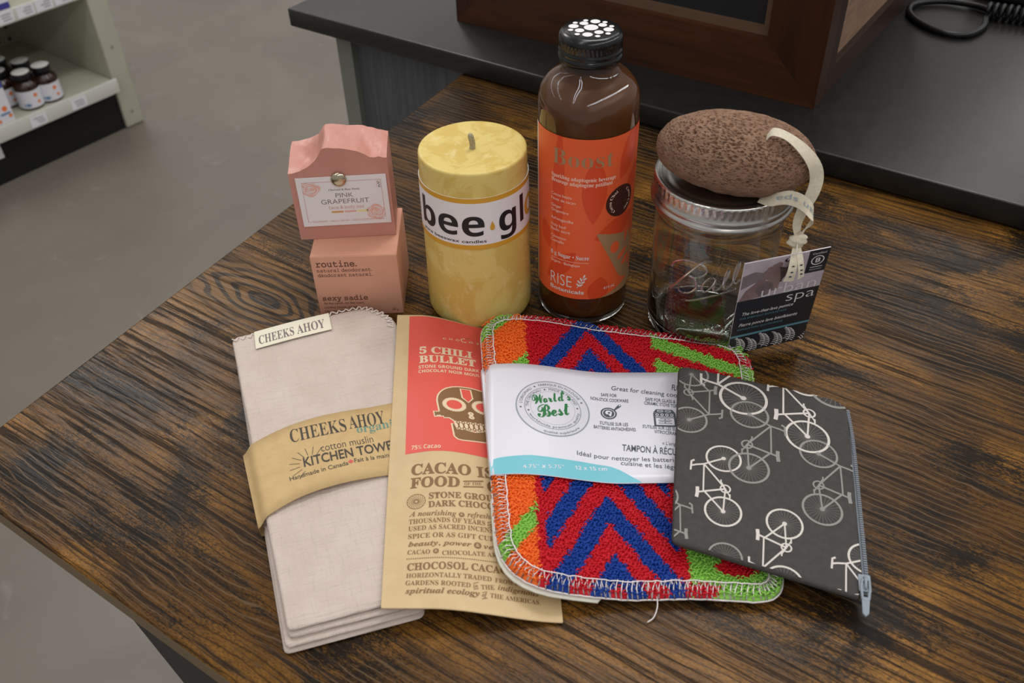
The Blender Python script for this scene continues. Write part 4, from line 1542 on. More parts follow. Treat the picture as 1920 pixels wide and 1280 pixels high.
def build_soap():
    ang = math.radians(2.6)
    ca, sa = math.cos(ang), math.sin(ang)

    def sf(a, b, z):
        return (-142.2 + a * ca - b * sa, 529.4 + a * sa + b * ca, 50.3 + z)
    t = thing('soap_bar', 'pink soap bar with swirled top and pinned white card, on the peach box', 'soap', W(-109.6, 547, 50.3))
    m = mat('pink_soap', (195, 138, 126), 0.4, 0.4)
    n = NT(m)
    f = n.noise(n.coords(), 45, 3, 0.5)
    n.l(n.ramp(f, [(0.3, rgb(190, 132, 118)), (0.7, rgb(200, 144, 132))]), n.b.inputs['Base Color'])
    n.b.inputs['Subsurface Weight'].default_value = 0.2
    n.b.inputs['Subsurface Radius'].default_value = (0.004, 0.002, 0.0015)
    WD, DP = 65.0, 33.0
    front = [(0, 51.5), (3, 51.6), (8, 53), (14, 56), (19, 60), (22, 64.5), (24, 68), (27, 68.8), (36, 68), (46, 65.6), (51, 63), (54, 60.6), (57, 60.2), (60, 60.8), (63, 59.8), (65, 59.6)]
    back = [(0, 57), (6, 57.5), (14, 59.5), (19, 62), (22, 66.5), (24, 68.5), (30, 68.5), (38, 67), (48, 66.5), (54, 64.5), (60, 62.5), (65, 61)]

    def top(a, b):
        v = b / DP
        sh = 5.0 * math.sin(v * 2.6) * (0.3 + 0.7 * a / WD)          # the swirl runs slantwise
        fz = interp(front, a - sh * 0.4)
        bz = interp(back, a)
        z = fz + (bz - fz) * smoothstep(0.0, 1.0, v)
        z -= 3.2 * math.exp(-((a - 9 - 6 * v) / 7) ** 2) * math.sin(math.pi * min(1, v * 1.1)) ** 2
        z -= 2.2 * math.exp(-((a - 57 + 9 * v) / 5) ** 2) * math.sin(math.pi * v)
        z += 0.9 * math.sin(a * 0.21 + v * 3.0) * math.sin(math.pi * v)
        return z + 0.25 * noise.noise((a * 0.3, b * 0.3, 1.0))
    NA, NB = 90, 40
    grid = []
    vs, fs = [], []
    for j in range(NB + 1):
        for i in range(NA + 1):
            a, b = WD * i / NA, DP * j / NB
            vs.append(sf(a, b, top(a, b)))
    for j in range(NB):
        for i in range(NA):
            o = j * (NA + 1) + i
            fs.append((o, o + 1, o + NA + 2, o + NA + 1))
    rim = [i for i in range(NA + 1)] + [(j + 1) * (NA + 1) - 1 for j in range(1, NB + 1)] + [NB * (NA + 1) + i for i in range(NA - 1, -1, -1)] + [j * (NA + 1) for j in range(NB - 1, 0, -1)]
    o = len(vs)
    for r in rim:
        j, i = divmod(r, NA + 1)
        a, b = WD * i / NA, DP * j / NB
        vs.append(sf(a, b, 0))
    K = len(rim)
    mb = MB()
    mb.add(vs[:o], fs, m, True)
    side = []
    v2 = [vs[r] for r in rim] + vs[o:]
    for k in range(K):
        l = (k + 1) % K
        side.append((K + k, K + l, l, k))
    side.append([K + k for k in range(K)][::-1])
    mb.add(v2, side, m, False)
    # crumbs of dry soap at the corners
    body = mb.build('soap_body', t)
    # pinned card
    mb = MB()
    paper = mat('soap_card', (228, 222, 224), 0.5)
    rose = mat('rose_ink', (226, 176, 166), 0.5)
    dusk = mat('card_grey_ink', (120, 106, 110), 0.5)
    rosel = mat('dusty_rose_ink', (204, 152, 146), 0.5)
    gold = mat('ochre_ink', (212, 152, 84), 0.5)
    pink = mat('pink_ink', (224, 168, 160), 0.5)
    yel = mat('lemon_ink', (234, 222, 140), 0.5)
    cx0, cz0, cw, ch = 4.0, 10.7, 59.0, 37.4
    mb.box(cx0, cx0 + cw, -0.75, -0.25, cz0, cz0 + ch, paper, sf)

    def fn(u, v):
        return sf(cx0 + u, -0.85, cz0 + v)
    i0 = 3.6
    put(mb, stroke2d([(5.4, 3.4), (i0, 3.4), (i0, ch - 3.6), (cw - i0, ch - 3.6), (cw - i0, 4.5)], 0.35), fn, rosel)

    def rosette(x, y, s, rot):
        outer = [(x + s * (1 + 0.12 * math.sin(5 * a + 1)) * math.cos(a), y + s * 0.86 * (1 + 0.12 * math.cos(4 * a)) * math.sin(a)) for a in [2 * math.pi * i / 40 for i in range(40)]]
        zone = [(i0, 3.4), (cw - i0, 3.4), (cw - i0, ch - 3.6), (i0, ch - 3.6)]
        put(mb, clip2d(poly2d(outer), zone), fn, rose)
        up = lambda u, v: sf(cx0 + u, -0.95, cz0 + v)
        for k, (r, a0, a1) in enumerate(((0.82, 0.2, 2.2), (0.78, 2.6, 4.4), (0.8, 4.7, 6.1), (0.55, 0.9, 3.2), (0.56, 3.6, 5.6), (0.34, 0.1, 2.4), (0.33, 2.9, 5.2), (0.16, 0.5, 4.5))):
            put(mb, clip2d(ring2d(x + 0.3 * math.cos(k), y + 0.3 * math.sin(2 * k), s * r, s * r * 0.84, s * 0.085, 14, a0 + rot, a1 + rot), zone), up, paper)
    rosette(8.6, ch - 8.3, 6.4, 0.3)
    rosette(cw - 9.2, 9.0, 6.6, 2.0)
    put(mb, stroke2d([(52.4, ch - 9.8), (55.0, ch - 9.8), (55.0, ch - 4.4), (52.4, ch - 4.4)], 0.2, True), fn, rosel)
    for k, (dx, dy) in enumerate(((53.2, 5.4), (54.0, 6.0), (53.4, 6.7), (54.1, 7.6), (53.5, 8.6), (54.0, 9.0))):
        put(mb, disc2d(dx, ch - dy, 0.42, None, 8), fn, dusk)
    inks = {'g': dusk, 'r': rosel}
    for body_, x, y, w_, h, style, wt, ink in SOAP_TEXT:
        put(mb, text2d(body_, x, y, w_, h, 0, style, wt), fn, inks[ink])
    for x, m_ in ((20.2, gold), (28.8, pink), (37.2, yel)):
        put(mb, poly2d([(x, 9.9), (x + 7.8, 9.9), (x + 7.8, 11.2), (x, 11.2)]), fn, m_)
    mb.build('name_card', t)
    # brass paper fastener
    mb = MB()
    pc = sf(32.2, -1.0, 46.0)
    brass = mat('brass', (196, 186, 162), 0.22, 0.5, 1.0)
    prof = [(5.2, 0), (5.15, 0.5), (4.6, 1.15), (3.4, 1.75), (1.8, 2.1), (0, 2.2)]
    vs, fs = [], []
    N = 36
    for r, d in prof:
        for i in range(N):
            a = 2 * math.pi * i / N
            vs.append((pc[0] + r * math.cos(a), pc[1] - d, pc[2] + r * math.sin(a)))
    for k in range(len(prof) - 1):
        for i in range(N):
            j = (i + 1) % N
            fs.append((k * N + i, k * N + j, k * N + N + j, k * N + N + i))
    mb.add(vs, fs, brass, True)
    b = mb.build('fastener', t)
    b['label'] = 'round brass fastener'


build_soap()


# ------------------------------------------------------------------ lying things: height rules
def towel_top(x, y):
    return 12.0


def pouch_base(x, y):
    """underside of the kraft pouch: on the towel at the left, down to the wood at the right"""
    top = smoothstep(260, 500, y)
    e0 = -45 - 18 * top
    return 1.0 + 12.4 * (1 - smoothstep(e0, 24 - 34 * top, x))


def pouch_top(x, y):
    u = (x + 24) / 46.0
    v = (y - 375) / 118.0
    return pouch_base(x, y) + 0.8 + 4.2 * max(0, 1 - u * u) * max(0, 1 - v * v)


def pad_base(x, y):
    return 0.8 + 11.5 * (1 - smoothstep(-4, 62, x)) * (0.75 + 0.25 * smoothstep(480, 380, y))


def pad_top(x, y):
    return pad_base(x, y) + 6.5


def band_top(x, y):
    return pad_top(x, y) + 2.6 + 1.0 * math.sin(max(0, min(1, (x + 19) / 120)) * math.pi)


def case_top(x, y):
    """top of the zip pouch"""
    return 21.0 - 0.060 * (x - 80) + 1.6 * math.exp(-((x - 135) / 45) ** 2 - ((y - 345) / 60) ** 2)


# ------------------------------------------------------------------ kitchen towel
def build_towel():
    cloth = mat('muslin', (196, 181, 173), 0.85, 0.15)
    n = NT(cloth)
    v = n.coords(math.radians(-17))
    f = n.noise(v, 50, 3, 0.5)
    n.l(n.ramp(f, [(0.3, rgb(193, 178, 168)), (0.7, rgb(201, 187, 178))]), n.b.inputs['Base Color'])
    wx = n.noise(n.coords(math.radians(-17), (260, 40, 1)), 1.0, 3, 0.6)
    wy = n.noise(n.coords(math.radians(-17), (30, 300, 1)), 1.0, 3, 0.6)
    n.bump(n.math('ADD', wx, n.math('MULTIPLY', wy, 1.3)), 0.7, 0.0018)
    thread = mat('thread_white', (222, 212, 206), 0.8)
    t = thing('kitchen_towel', 'folded pale pink muslin kitchen towel in a kraft paper band, at the left', 'towel', W(-110, 370, 0))
    # four folded layers, each slightly larger than the one above
    outl = [
        [(-187, 472), (-115.5, 244.5), (-48, 263), (-60, 380), (-80, 486), (-100, 502)],
        [(-187, 472.5), (-114.6, 246), (-48, 264.5), (-60, 380), (-79, 487), (-100, 502.5)],
        [(-187, 473), (-113.0, 249.5), (-47, 267), (-60, 380), (-78, 488), (-100, 503)],
        [(-187, 473.5), (-113.5, 251.5), (-47, 270), (-60, 380), (-78, 489), (-100, 503)],
    ]
    mb = MB()
    for k, o in enumerate(outl):
        out = round_poly(o, [6, 3.5, 4, 8, 12, 10], 6, 3.0)
        z0, z1 = 3.0 * k + 0.05, 3.0 * k + 3.0

        def zt(x, y, q, z1=z1, k=k):
            e = max(0, (q - 0.955) / 0.045)
            w = 0.35 * noise.noise((x * 0.03, y * 0.03, k * 7.0)) + 0.22 * noise.noise((x * 0.14, y * 0.09, k)) if k == 3 else 0
            return z1 - 1.35 * (1 - math.sqrt(max(0, 1 - e * e))) + w * (1 - e)

        def zb(x, y, q, z0=z0, k=k):
            e = max(0, (q - 0.955) / 0.045)
            return z0 + 1.35 * (1 - math.sqrt(max(0, 1 - e * e)))
        sheet(mb, out, zt, zb, cloth, 34)
    mb.build('cloth', t)
    # overlock stitches along the upper edge
    mb = MB()
    edge = spline([(-186, 471.5), (-170, 477), (-150, 485), (-125, 496), (-104, 501.8), (-92, 497), (-82, 489), (-79, 478)], 14)
    pts = []
    L = 0
    for i in range(len(edge) - 1):
        a, b = edge[i], edge[i + 1]
        d = (b - a)
        L += d.length
        nn = Vector((-d.y, d.x)).normalized()
        ph = L / 2.3 * math.pi
        off = -1.6 + 1.9 * math.sin(ph)
        p = a + nn * off
        pts.append((p.x, p.y, 12.0 + 0.5 + 0.3 * math.cos(ph) - (0.8 if off > 0 else 0)))
    sp = [tuple(p) for p in spline(pts, 3)]
    mb.tube(sp, 0.42, thread, 5)
    st = mb.build('overlock_stitching', t)
    # sewn brand tab
    mb = MB()
    tape = mat('cream_tape', (222, 216, 196), 0.7)
    (ax, ay), (bx, by), (hx, hy) = TAB
    a = Vector((ax, ay))
    u = (Vector((bx, by)) - a)
    wv = Vector((hx, hy))

    def tab(p, q, lift=0.0):
        c = a + u * p + wv * q
        return (c.x, c.y, 12.9 + 0.5 * math.sin(p * math.pi) - 0.5 * smoothstep(0.7, 1.0, q) + lift)
    G = 12
    vs = [tab(i / G, j / 4, l) for l in (0, 0.35) for j in range(5) for i in range(G + 1)]
    o = 5 * (G + 1)
    fs = [(j * (G + 1) + i + o, j * (G + 1) + i + 1 + o, (j + 1) * (G + 1) + i + 1 + o, (j + 1) * (G + 1) + i + o) for j in range(4) for i in range(G)]
    bd = list(range(G + 1)) + [(j + 1) * (G + 1) - 1 for j in range(1, 5)] + [4 * (G + 1) + i for i in range(G - 1, -1, -1)] + [j * (G + 1) for j in range(3, 0, -1)]
    fs += [(bd[k], bd[(k + 1) % len(bd)], bd[(k + 1) % len(bd)] + o, bd[k] + o) for k in range(len(bd))]
    mb.add(vs, fs, tape, False)
    tw = u.length
    th = wv.length
    ink = mat('tab_ink', (118, 104, 104), 0.7)
    for body, x, y, w_, h, style, wt in TAB_TEXT:
        put(mb, text2d(body, x * tw, y * th, w_ * tw, h * th, 0, style, wt), lambda p, q: tab(p / tw, q / th, 0.5), ink, 3.0, True)
    tb = mb.build('sewn_tab', t)
    tb['label'] = 'cream woven brand tab'
    # kraft band
    kraft = vary('kraft_band', (188, 158, 110), (194, 166, 117), 160, 0.65)
    top_c = spline([(*BAND[0][0], 0), (*BAND[0][1], 0), (*BAND[0][2], 0), (*BAND[0][3], 0)], 12)
    bot_c = spline([(*BAND[1][0], 0), (*BAND[1][1], 0), (*BAND[1][2], 0), (*BAND[1][3], 0)], 12)

    def bandp(p, q, lift=0.0):
        """p 0 left .. 1 right, q 0 bottom .. 1 top"""
        s = p * (len(top_c) - 1)
        i = min(int(s), len(top_c) - 2)
        fr = s - i
        A = bot_c[i].lerp(bot_c[i + 1], fr)
        B = top_c[i].lerp(top_c[i + 1], fr)
        c = A.lerp(B, q)
        z = bandz(c.x, c.y) - 0.13 + lift
        return (c.x, c.y, z)
    mb = MB()
    G, Q = 48, 6
    vs = [bandp(i / G, j / Q, l) for l in (-0.35, 0) for j in range(Q + 1) for i in range(G + 1)]
    o = (Q + 1) * (G + 1)
    ix = lambda j, i, l: l * o + j * (G + 1) + i
    fs = []
    for j in range(Q):
        for i in range(G):
            fs.append((ix(j, i, 1), ix(j, i + 1, 1), ix(j + 1, i + 1, 1), ix(j + 1, i, 1)))
            fs.append((ix(j, i, 0), ix(j + 1, i, 0), ix(j + 1, i + 1, 0), ix(j, i + 1, 0)))
    for i in range(G):
        fs.append((ix(0, i, 0), ix(0, i + 1, 0), ix(0, i + 1, 1), ix(0, i, 1)))
        fs.append((ix(Q, i + 1, 0), ix(Q, i, 0), ix(Q, i, 1), ix(Q, i + 1, 1)))
    mb.add(vs, fs, kraft, True)
    # the fold under the left end
    e = [bandp(0, j / Q, 0) for j in range(Q + 1)]
    vs = list(e) + [(x + 0.6, y, 1.2) for x, y, z in e] + [(x + 14, y + 2, 0.3) for x, y, z in e]
    m = Q + 1
    fs = [(j, j + 1, m + j + 1, m + j) for j in range(Q)] + [(m + j, m + j + 1, 2 * m + j + 1, 2 * m + j) for j in range(Q)]
    mb.add(vs, fs, kraft, True)
    bw = BAND_DIM[0]
    bh = BAND_DIM[1]
    bl = mat('band_black_ink', (62, 56, 48), 0.6)
    tl = mat('band_teal_ink', (92, 134, 122), 0.6)
    rd = mat('band_red_ink', (200, 84, 84), 0.6)
    inks = {'k': bl, 't': tl}
    for body, x, y, w_, h, ang, style, wt, ink in BAND_TEXT:
        put(mb, text2d(body, x, y, w_, h, ang, style, wt), lambda X, Y: (X, Y, bandz(X, Y)), inks[ink], 3.0, True)

    # maple leaf
    lx, ly, la = BAND_LEAF
    star = [(0, 1.3), (0.35, 0.6), (0.7, 0.75), (0.62, 0.2), (1.15, 0.35), (0.9, -0.05), (1.0, -0.3), (0.4, -0.62), (0.1, -0.6), (0.08, -1.1), (-0.08, -1.1), (-0.1, -0.6), (-0.4, -0.62), (-1.0, -0.3), (-0.9, -0.05), (-1.15, 0.35), (-0.62, 0.2), (-0.7, 0.75), (-0.35, 0.6)]
    cr, sr_ = math.cos(la), math.sin(la)
    put(mb, poly2d([(lx + 1.5 * (x * cr - y * sr_), ly + 1.5 * (x * sr_ + y * cr)) for x, y in star]), lambda X, Y: (X, Y, bandz(X, Y)), rd)
    # sun rays
    rx, ry, ra = BAND_RAYS
    for k in range(9):
        a = ra + math.radians(52 + k * 22)
        c_, s_ = math.cos(a), math.sin(a)
        put(mb, stroke2d([(rx + 6.5 * c_, ry + 6.5 * s_), (rx + 12.5 * c_, ry + 12.5 * s_)], 0.32), lambda X, Y: (X, Y, bandz(X, Y)), bl)
    b = mb.build('paper_band', t)
    b['label'] = 'printed kraft paper band'


def bandz(X, Y):
    """height of the paper band; it bows up from its folded left end"""
    a, b = Vector(BAND[0][0]), Vector(BAND[1][0])
    d = (b - a).normalized()
    p = max(0.0, (Vector((X, Y)) - a).dot(Vector((-d.y, d.x)))) / 100.0
    return 13.25 + 2.4 * math.sin(min(1, p * 1.3) * math.pi) - 5.5 * (1 - smoothstep(0, 0.07, p))


build_towel()


# ------------------------------------------------------------------ chocolate pouch
def build_pouch():
    kraft = vary('kraft_paper', (196, 170, 128), (202, 177, 135), 90, 0.55)
    t = thing('chocolate_pouch', 'kraft paper chocolate pouch with a red panel and skull, between towel and scrubber', 'pouch', W(-24, 375, 0))
    TL, TR, BR, BL = [Vector(p) for p in POUCH]
    out = round_poly([TL, BL, BR, TR], 0.8, 3, 2.6)

    def zt(x, y, q):
        e = smoothstep(0.90, 1.0, q)
        return (pouch_top(x, y)) * (1 - e) + (pouch_base(x, y) + 0.8) * e

    def zb(x, y, q):
        return pouch_base(x, y)
    mb = MB()
    sheet(mb, out, zt, zb, kraft, 40)
    Z = lambda lift: (lambda x, y: (x, y, pouch_top(x, y) + lift))
    red = mat('coral_print', (214, 84, 72), 0.5)
    cream = mat('cream_print', (222, 200, 168), 0.5)
    brown = mat('brown_ink', (126, 92, 56), 0.55)
    # red panel, cut into cells so that it follows the bulge
    a, b, c, d = [Vector(p) for p in POUCH_RED]         # top left, bottom left, bottom right, top right
    N = 40
    vs = []
    for j in range(N + 1):
        for i in range(N + 1):
            u, v = i / N, j / N
            p = a * (1 - u) * (1 - v) + b * (1 - u) * v + c * u * v + d * u * (1 - v)
            if v == 1:
                p = p + Vector((0, 1.0)) * math.sin(u * math.pi * 2.0) * 0.8
            vs.append((p.x, p.y, pouch_top(p.x, p.y) + 0.09))
    mb.add(vs, [(j * (N + 1) + i, (j + 1) * (N + 1) + i, (j + 1) * (N + 1) + i + 1, j * (N + 1) + i + 1) for j in range(N) for i in range(N)], red, True)
    inks = {'c': cream, 'b': brown}
    for body, x, y, w_, h, ang, style, wt, ink in POUCH_TEXT:
        s = text2d(body, x, y, w_, h, ang, style, wt)
        put(mb, s, Z(0.18), inks[ink], 4.0, True)
    # rules and dots
    for (x0, y0, x1, y1, w_) in POUCH_RULES:
        put(mb, stroke2d([(x0, y0), (x1, y1)], w_), Z(0.17), brown)
    x0, y0, x1, y1 = POUCH_DOTS
    for k in range(44):
        put(mb, disc2d(x0 + (x1 - x0) * k / 43, y0 + (y1 - y0) * k / 43, 0.36, None, 8), Z(0.17), brown)
    for x, y, r in POUCH_AMP:
        put(mb, disc2d(x, y, r), Z(0.17), brown)
        v, f = text2d('&', x - r * 0.5, y - r * 0.45, r, r * 1.0, 0, 'serif')
        put(mb, (v, f), Z(0.21), kraft)
    gx, gy, gr = POUCH_WHEEL
    put(mb, ring2d(gx, gy, gr, gr, 0.28, 40), Z(0.17), brown)
    put(mb, ring2d(gx, gy, gr * 0.2, gr * 0.2, 0.28, 20), Z(0.17), brown)
    for k in range(18):
        a0 = 2 * math.pi * k / 18
        pts = [(gx + gr * (0.2 + 0.8 * s) * math.cos(a0 + s * 0.8), gy + gr * (0.2 + 0.8 * s) * math.sin(a0 + s * 0.8)) for s in (0, 0.33, 0.66, 1)]
        put(mb, stroke2d(pts, 0.2), Z(0.17), brown)
    # skull with gear eyes and chain teeth
    O, ux, uy = Vector(SKULL[0]), Vector(SKULL[1]), Vector(SKULL[2])

    def K(shape, lift, m):
        v, f = shape
        put(mb, ([tuple(O + ux * x + uy * y) for x, y in v], f), Z(lift), m, 3.0, True)
    # skull coordinates: millimetres, origin middle of the face, y up
    dome = [(-24.5 * math.copysign(abs(math.cos(a)) ** 0.86, math.cos(a)), 6 + 24 * abs(math.sin(a)) ** 0.9) for a in [math.pi * i / 30 for i in range(31)]]
    head = [(-24.5, -6)] + dome + [(24.5, -6), (28, -6), (28, -12), (23, -12), (23, -14),
            (19.5, -14), (17.2, -18), (13, -21.5), (0, -22.5), (-13, -21.5), (-15, -17), (-18, -14), (-22, -14), (-22, -12), (-29, -12), (-29, -6)]
    jaw = [(-16.5, -22), (-13, -22.5), (-8, -29), (0, -31.5), (8, -29), (13, -22.5), (16.5, -22), (16.5, -38), (14.5, -41), (11, -42), (-11, -42), (-14.5, -41), (-16.5, -38)]
    K(stroke2d(head, 2.6, True), 0.15, cream)
    K(stroke2d(jaw, 2.6, True), 0.15, cream)
    K(poly2d(head), 0.18, brown)
    K(poly2d(jaw), 0.18, brown)
    for ex in (-11.8, 11.8):
        pts = [(ex + (9.3 + (0.7 if k % 2 else -0.3)) * math.cos(2 * math.pi * (k + 0.5) / 64), 4 + (9.3 + (0.7 if k % 2 else -0.3)) * math.sin(2 * math.pi * (k + 0.5) / 64)) for k in range(64)]
        K(poly2d(pts), 0.21, cream)
        pts = [(ex + (6.1 + (0.3 if k % 2 else -0.1)) * math.cos(2 * math.pi * k / 56), 4 + (6.1 + (0.3 if k % 2 else -0.1)) * math.sin(2 * math.pi * k / 56)) for k in range(56)]
        K(poly2d(pts), 0.24, red)
    shield = [(-4, 27.5), (4.4, 27.5), (4.4, 15), (0.2, 9), (-4, 15)]
    K(poly2d(shield), 0.21, red)
    K(stroke2d(shield, 1.3, True), 0.24, cream)
    for dy in (-6.5, -11.5):
        K(disc2d(0, dy, 2.3), 0.21, cream)
        K(disc2d(0, dy, 0.6, None, 10), 0.24, brown)
    K(poly2d([(-1.5, -6.5), (1.5, -6.5), (1.5, -11.5), (-1.5, -11.5)]), 0.22, cream)
    K(poly2d([(-15, -18.2), (15, -18.2), (15, -24), (13.6, -29.4), (-13.6, -29.4), (-15, -24)]), 0.21, cream)
    for k in range(7):
        x = -11.8 + 3.95 * k
        for dy in (-19.9, -27.6):
            K(disc2d(x, dy, 1.7, None, 16), 0.24, brown)
            K(disc2d(x, dy, 0.85, None, 12), 0.27, cream)
        K(poly2d([(x - 0.95, -20.2), (x + 0.95, -20.2), (x + 0.6, -23.7), (x + 0.95, -27.3), (x - 0.95, -27.3), (x - 0.6, -23.7)]), 0.25, brown)
    mb.build('pouch_body', t)


build_pouch()


# ------------------------------------------------------------------ scrubbing pad
def build_pad():
    t = thing('scrubbing_pad', 'colourful terry scrubbing pad with red and blue chevrons and a white paper band', 'scrubbing pad', W(60, 370, 0))
    out = round_poly(PAD, [22, 34, 4, 16, 24, 20, 30], 8, 2.6)
    inner = []
    cols = {'r': ((206, 22, 40), 0), 'b': ((18, 66, 158), 0), 'o': ((242, 116, 40), 0), 'g': ((142, 202, 84), 0)}
    M = {k: mat('terry_' + n_, cols[k][0], 0.6, 0.3) for k, n_ in (('r', 'red'), ('b', 'blue'), ('o', 'orange'), ('g', 'green'))}
    back = mat('pad_backing', (222, 220, 206), 0.8)
    base = mat('pad_ground', (150, 30, 30), 0.8)

    def edge(q):
        e = max(0.0, (q - 0.93) / 0.07)
        return 2.6 * (1 - math.sqrt(max(0, 1 - e * e)))
    mb = MB()
    o2 = [Vector((p.x + (1.0 if p.x < 60 else -1.2) - (2.8 if (p.x < 20 and p.y < 330) else 0), p.y - (2.2 if (p.x < 40 and p.y < 330) else -1.2))) for p in out]
    sheet(mb, o2, lambda x, y, q: pad_base(x, y) + 2.5, lambda x, y, q: pad_base(x, y) + 0.3 + 1.0 * smoothstep(0.9, 1, q), back, 16)
    bk = mb.build('backing', t)
    bk['label'] = 'white backing layer'

    xl0, xl1 = PAD_COLS                   # column borders: functions of y given as (x at y0, slope)
    ax, ax_s = PAD_AXIS

    def colour(x, y):
        bl = xl0[0] + xl0[1] * (y - 280)
        br = xl1[0] + xl1[1] * (y - 280)
        if x < bl:
            # green flashes in the orange column
            u = (x - (bl - 26)) / 26.0
            ph = ((y - 272 + (x - bl) * -1.35 - 34) % 62)
            return 'g' if ph < 15 and not (330 < y < 440 and u < 0.2) else 'o'
        if x > br:
            ph = ((y - 420) * 1.0 + (x - br) * 0.62) % 24
            if y < 330:
                return 'r' if ((x - br - 26) ** 2 / 150 + (y - 283) ** 2 / 40) < 1 or ((x - br - 6) ** 2 / 60 + (y - 270) ** 2 / 14) < 1 else 'g'
            return 'r' if ph < 11 else 'g'
        if x < bl + 4 and y < 345:
            return 'r'
        if br - 3.5 < x:
            return 'r'
        s = (PAD_APEX - y) - PAD_SLOPE * abs(x - (ax + ax_s * (y - 280)))
        if y > 425:
            yy = (PAD_APEX2 - y) - PAD_SLOPE * abs(x - (ax + ax_s * (y - 280)))
            if yy < -PAD_PERIOD:
                return 'r'
        else:
            yy = s
        return 'b' if (yy % PAD_PERIOD) < PAD_PERIOD * 0.5 else 'r'

    mb = MB()
    sheet(mb, out, lambda x, y, q: pad_top(x, y) - edge(q), lambda x, y, q: pad_base(x, y) + 2.6 + edge(q) * 0.3, base, 44)
    for i, f in enumerate(mb.f):
        qx = sum(mb.v[k][0] for k in f) / len(f)
        qy = sum(mb.v[k][1] for k in f) / len(f)
        mb.m[i] = mb.mi(M[colour(qx, qy)])
    mb.build('pad_body', t)

    rng = random.Random(3)
    mb = MB()
    poly = out
    xs = [p.x for p in poly]
    ys = [p.y for p in poly]

    def inside(x, y):
        c = False
        n = len(poly)
        for i in range(n):
            a, b = poly[i], poly[i - 1]
            if (a.y > y) != (b.y > y) and x < (b.x - a.x) * (y - a.y) / (b.y - a.y) + a.x:
                c = not c
        return c
    bTL, bBL, bBR, bTR = [Vector(p_) for p_ in PAD_BAND]

    def below_band(x, y, m_):
        lo = bBL.y + (bBR.y - bBL.y) * (x - bBL.x) / (bBR.x - bBL.x)
        hi = bTL.y + (bTR.y - bTL.y) * (x - bTL.x) / (bTR.x - bTL.x)
        return lo + m_ < y < hi - m_ and x < 105
    loops = {k: ([], []) for k in M}
    SEG = 6
    pitch = 2.05
    y = min(ys) + 1.4
    row = 0
    band0, band1 = [Vector(p) for p in PAD_BAND[:2]]
    while y < max(ys) - 1.0:
        x = min(xs) + (pitch * 0.5 if row % 2 else 0)
        while x < max(xs):
            px, py = x + rng.uniform(-0.45, 0.45), y + rng.uniform(-0.45, 0.45)
            under_band = below_band(px, py, 3.5)
            if not under_band and inside(px, py) and not (px > 112 and 285 < py < 405):
                k = colour(px + rng.uniform(-0.9, 0.9), py + rng.uniform(-0.9, 0.9))
                V, F = loops[k]
                o = len(V)
                an = rng.uniform(-0.9, 0.9)
                ca, sa = math.cos(an), math.sin(an)
                w = rng.uniform(0.85, 1.15)
                h = rng.uniform(2.0, 2.9)
                lean = rng.uniform(-1.0, 0.6)
                z0 = pad_top(px, py) - 0.5
                # lower near the rim
                r = 0.37
                for s in range(SEG + 1):
                    a = math.pi * (s / SEG) * 1.16 - 0.25
                    cx_, cz_ = -w * math.cos(a), h * (0.35 + 0.65 * math.sin(max(0, a))) if a > 0 else h * 0.15
                    ly = lean * (cz_ / h) ** 2
                    tx, tz = math.sin(a), math.cos(a)
                    for q in range(4):
                        b = math.pi * 0.5 * q
                        ox, oy, oz = -math.cos(b) * tz * r * (1 if True else 0), math.sin(b) * r, math.cos(b) * tx * r
                        lx, lyy, lz = cx_ + ox, ly + oy, cz_ + oz
                        V.append((px + lx * ca - lyy * sa, py + lx * sa + lyy * ca, z0 + lz))
                for s in range(SEG):
                    for q in range(4):
                        q2 = (q + 1) % 4
                        F.append((o + s * 4 + q, o + s * 4 + q2, o + s * 4 + 4 + q2, o + s * 4 + 4 + q))
            x += pitch
        y += pitch * 0.87
        row += 1
    for k, (V, F) in loops.items():
        mb.add(V, F, M[k], True)
    lp = mb.build('terry_pile', t)
    lp['kind'] = 'stuff'
    # white overlock stitching round the rim
    mb = MB()
    thr = mat('overlock_white', (226, 218, 218), 0.7)
    n = len(out)
    c = sum(out, Vector((0, 0))) / n
    run, zig = [], []
    L = 0.0
    for i in range(n):
        a, b = out[i], out[(i + 1) % n]
        d = b - a
        m_ = max(1, int(d.length / 1.3))
        nn = Vector((-d.y, d.x)).normalized()
        if nn.dot(c - a) < 0:
            nn = -nn
        for k in range(m_):
            p = a + d * k / m_
            run.append((p, nn))
    k = 0
    for i, (p, nn) in enumerate(run):
        q = p + nn * (7.6 if i % 2 else -0.4) + Vector((rng.uniform(-0.7, 0.7), rng.uniform(-0.7, 0.7)))
        zig.append((q.x, q.y, pad_top(q.x, q.y) + (2.3 if i % 2 else -1.6)))
        if i % 2 == 0:
            h = p + nn * 3.2
            zig.append((h.x + rng.uniform(-0.3, 0.3), h.y, pad_top(h.x, h.y) + 2.2))
    sink = lambda q: (q[0] + (2.0 if below_band(q[0], q[1], 1.0) else 0), q[1], q[2] - (3.2 if below_band(q[0], q[1], 1.0) else 0))
    zig = [sink(q) for q in zig]
    mb.tube(zig + [zig[0]], 0.33, thr, 5)
    top = [(p + nn * (7.2 + rng.uniform(-0.4, 0.4))) for p, nn in run[::2]]
    mb.tube([sink((q.x, q.y, pad_top(q.x, q.y) + 2.3)) for q in top], 0.36, thr, 5, True)
    low = [(p + nn * -0.6) for p, nn in run[::2]]
    mb.tube([(q.x, q.y, pad_top(q.x, q.y) - 2.4 + rng.uniform(-0.3, 0.3)) for q in low], 0.5, thr, 5, True)
    # loose thread end at the lower edge
    mb.tube(spline([(69, 268, 6), (68.6, 263, 4.5), (66.4, 258.6, 2.2), (63, 256.6, 0.9)], 6), 0.35, thr, 5)
    s = mb.build('overlock_stitching', t)
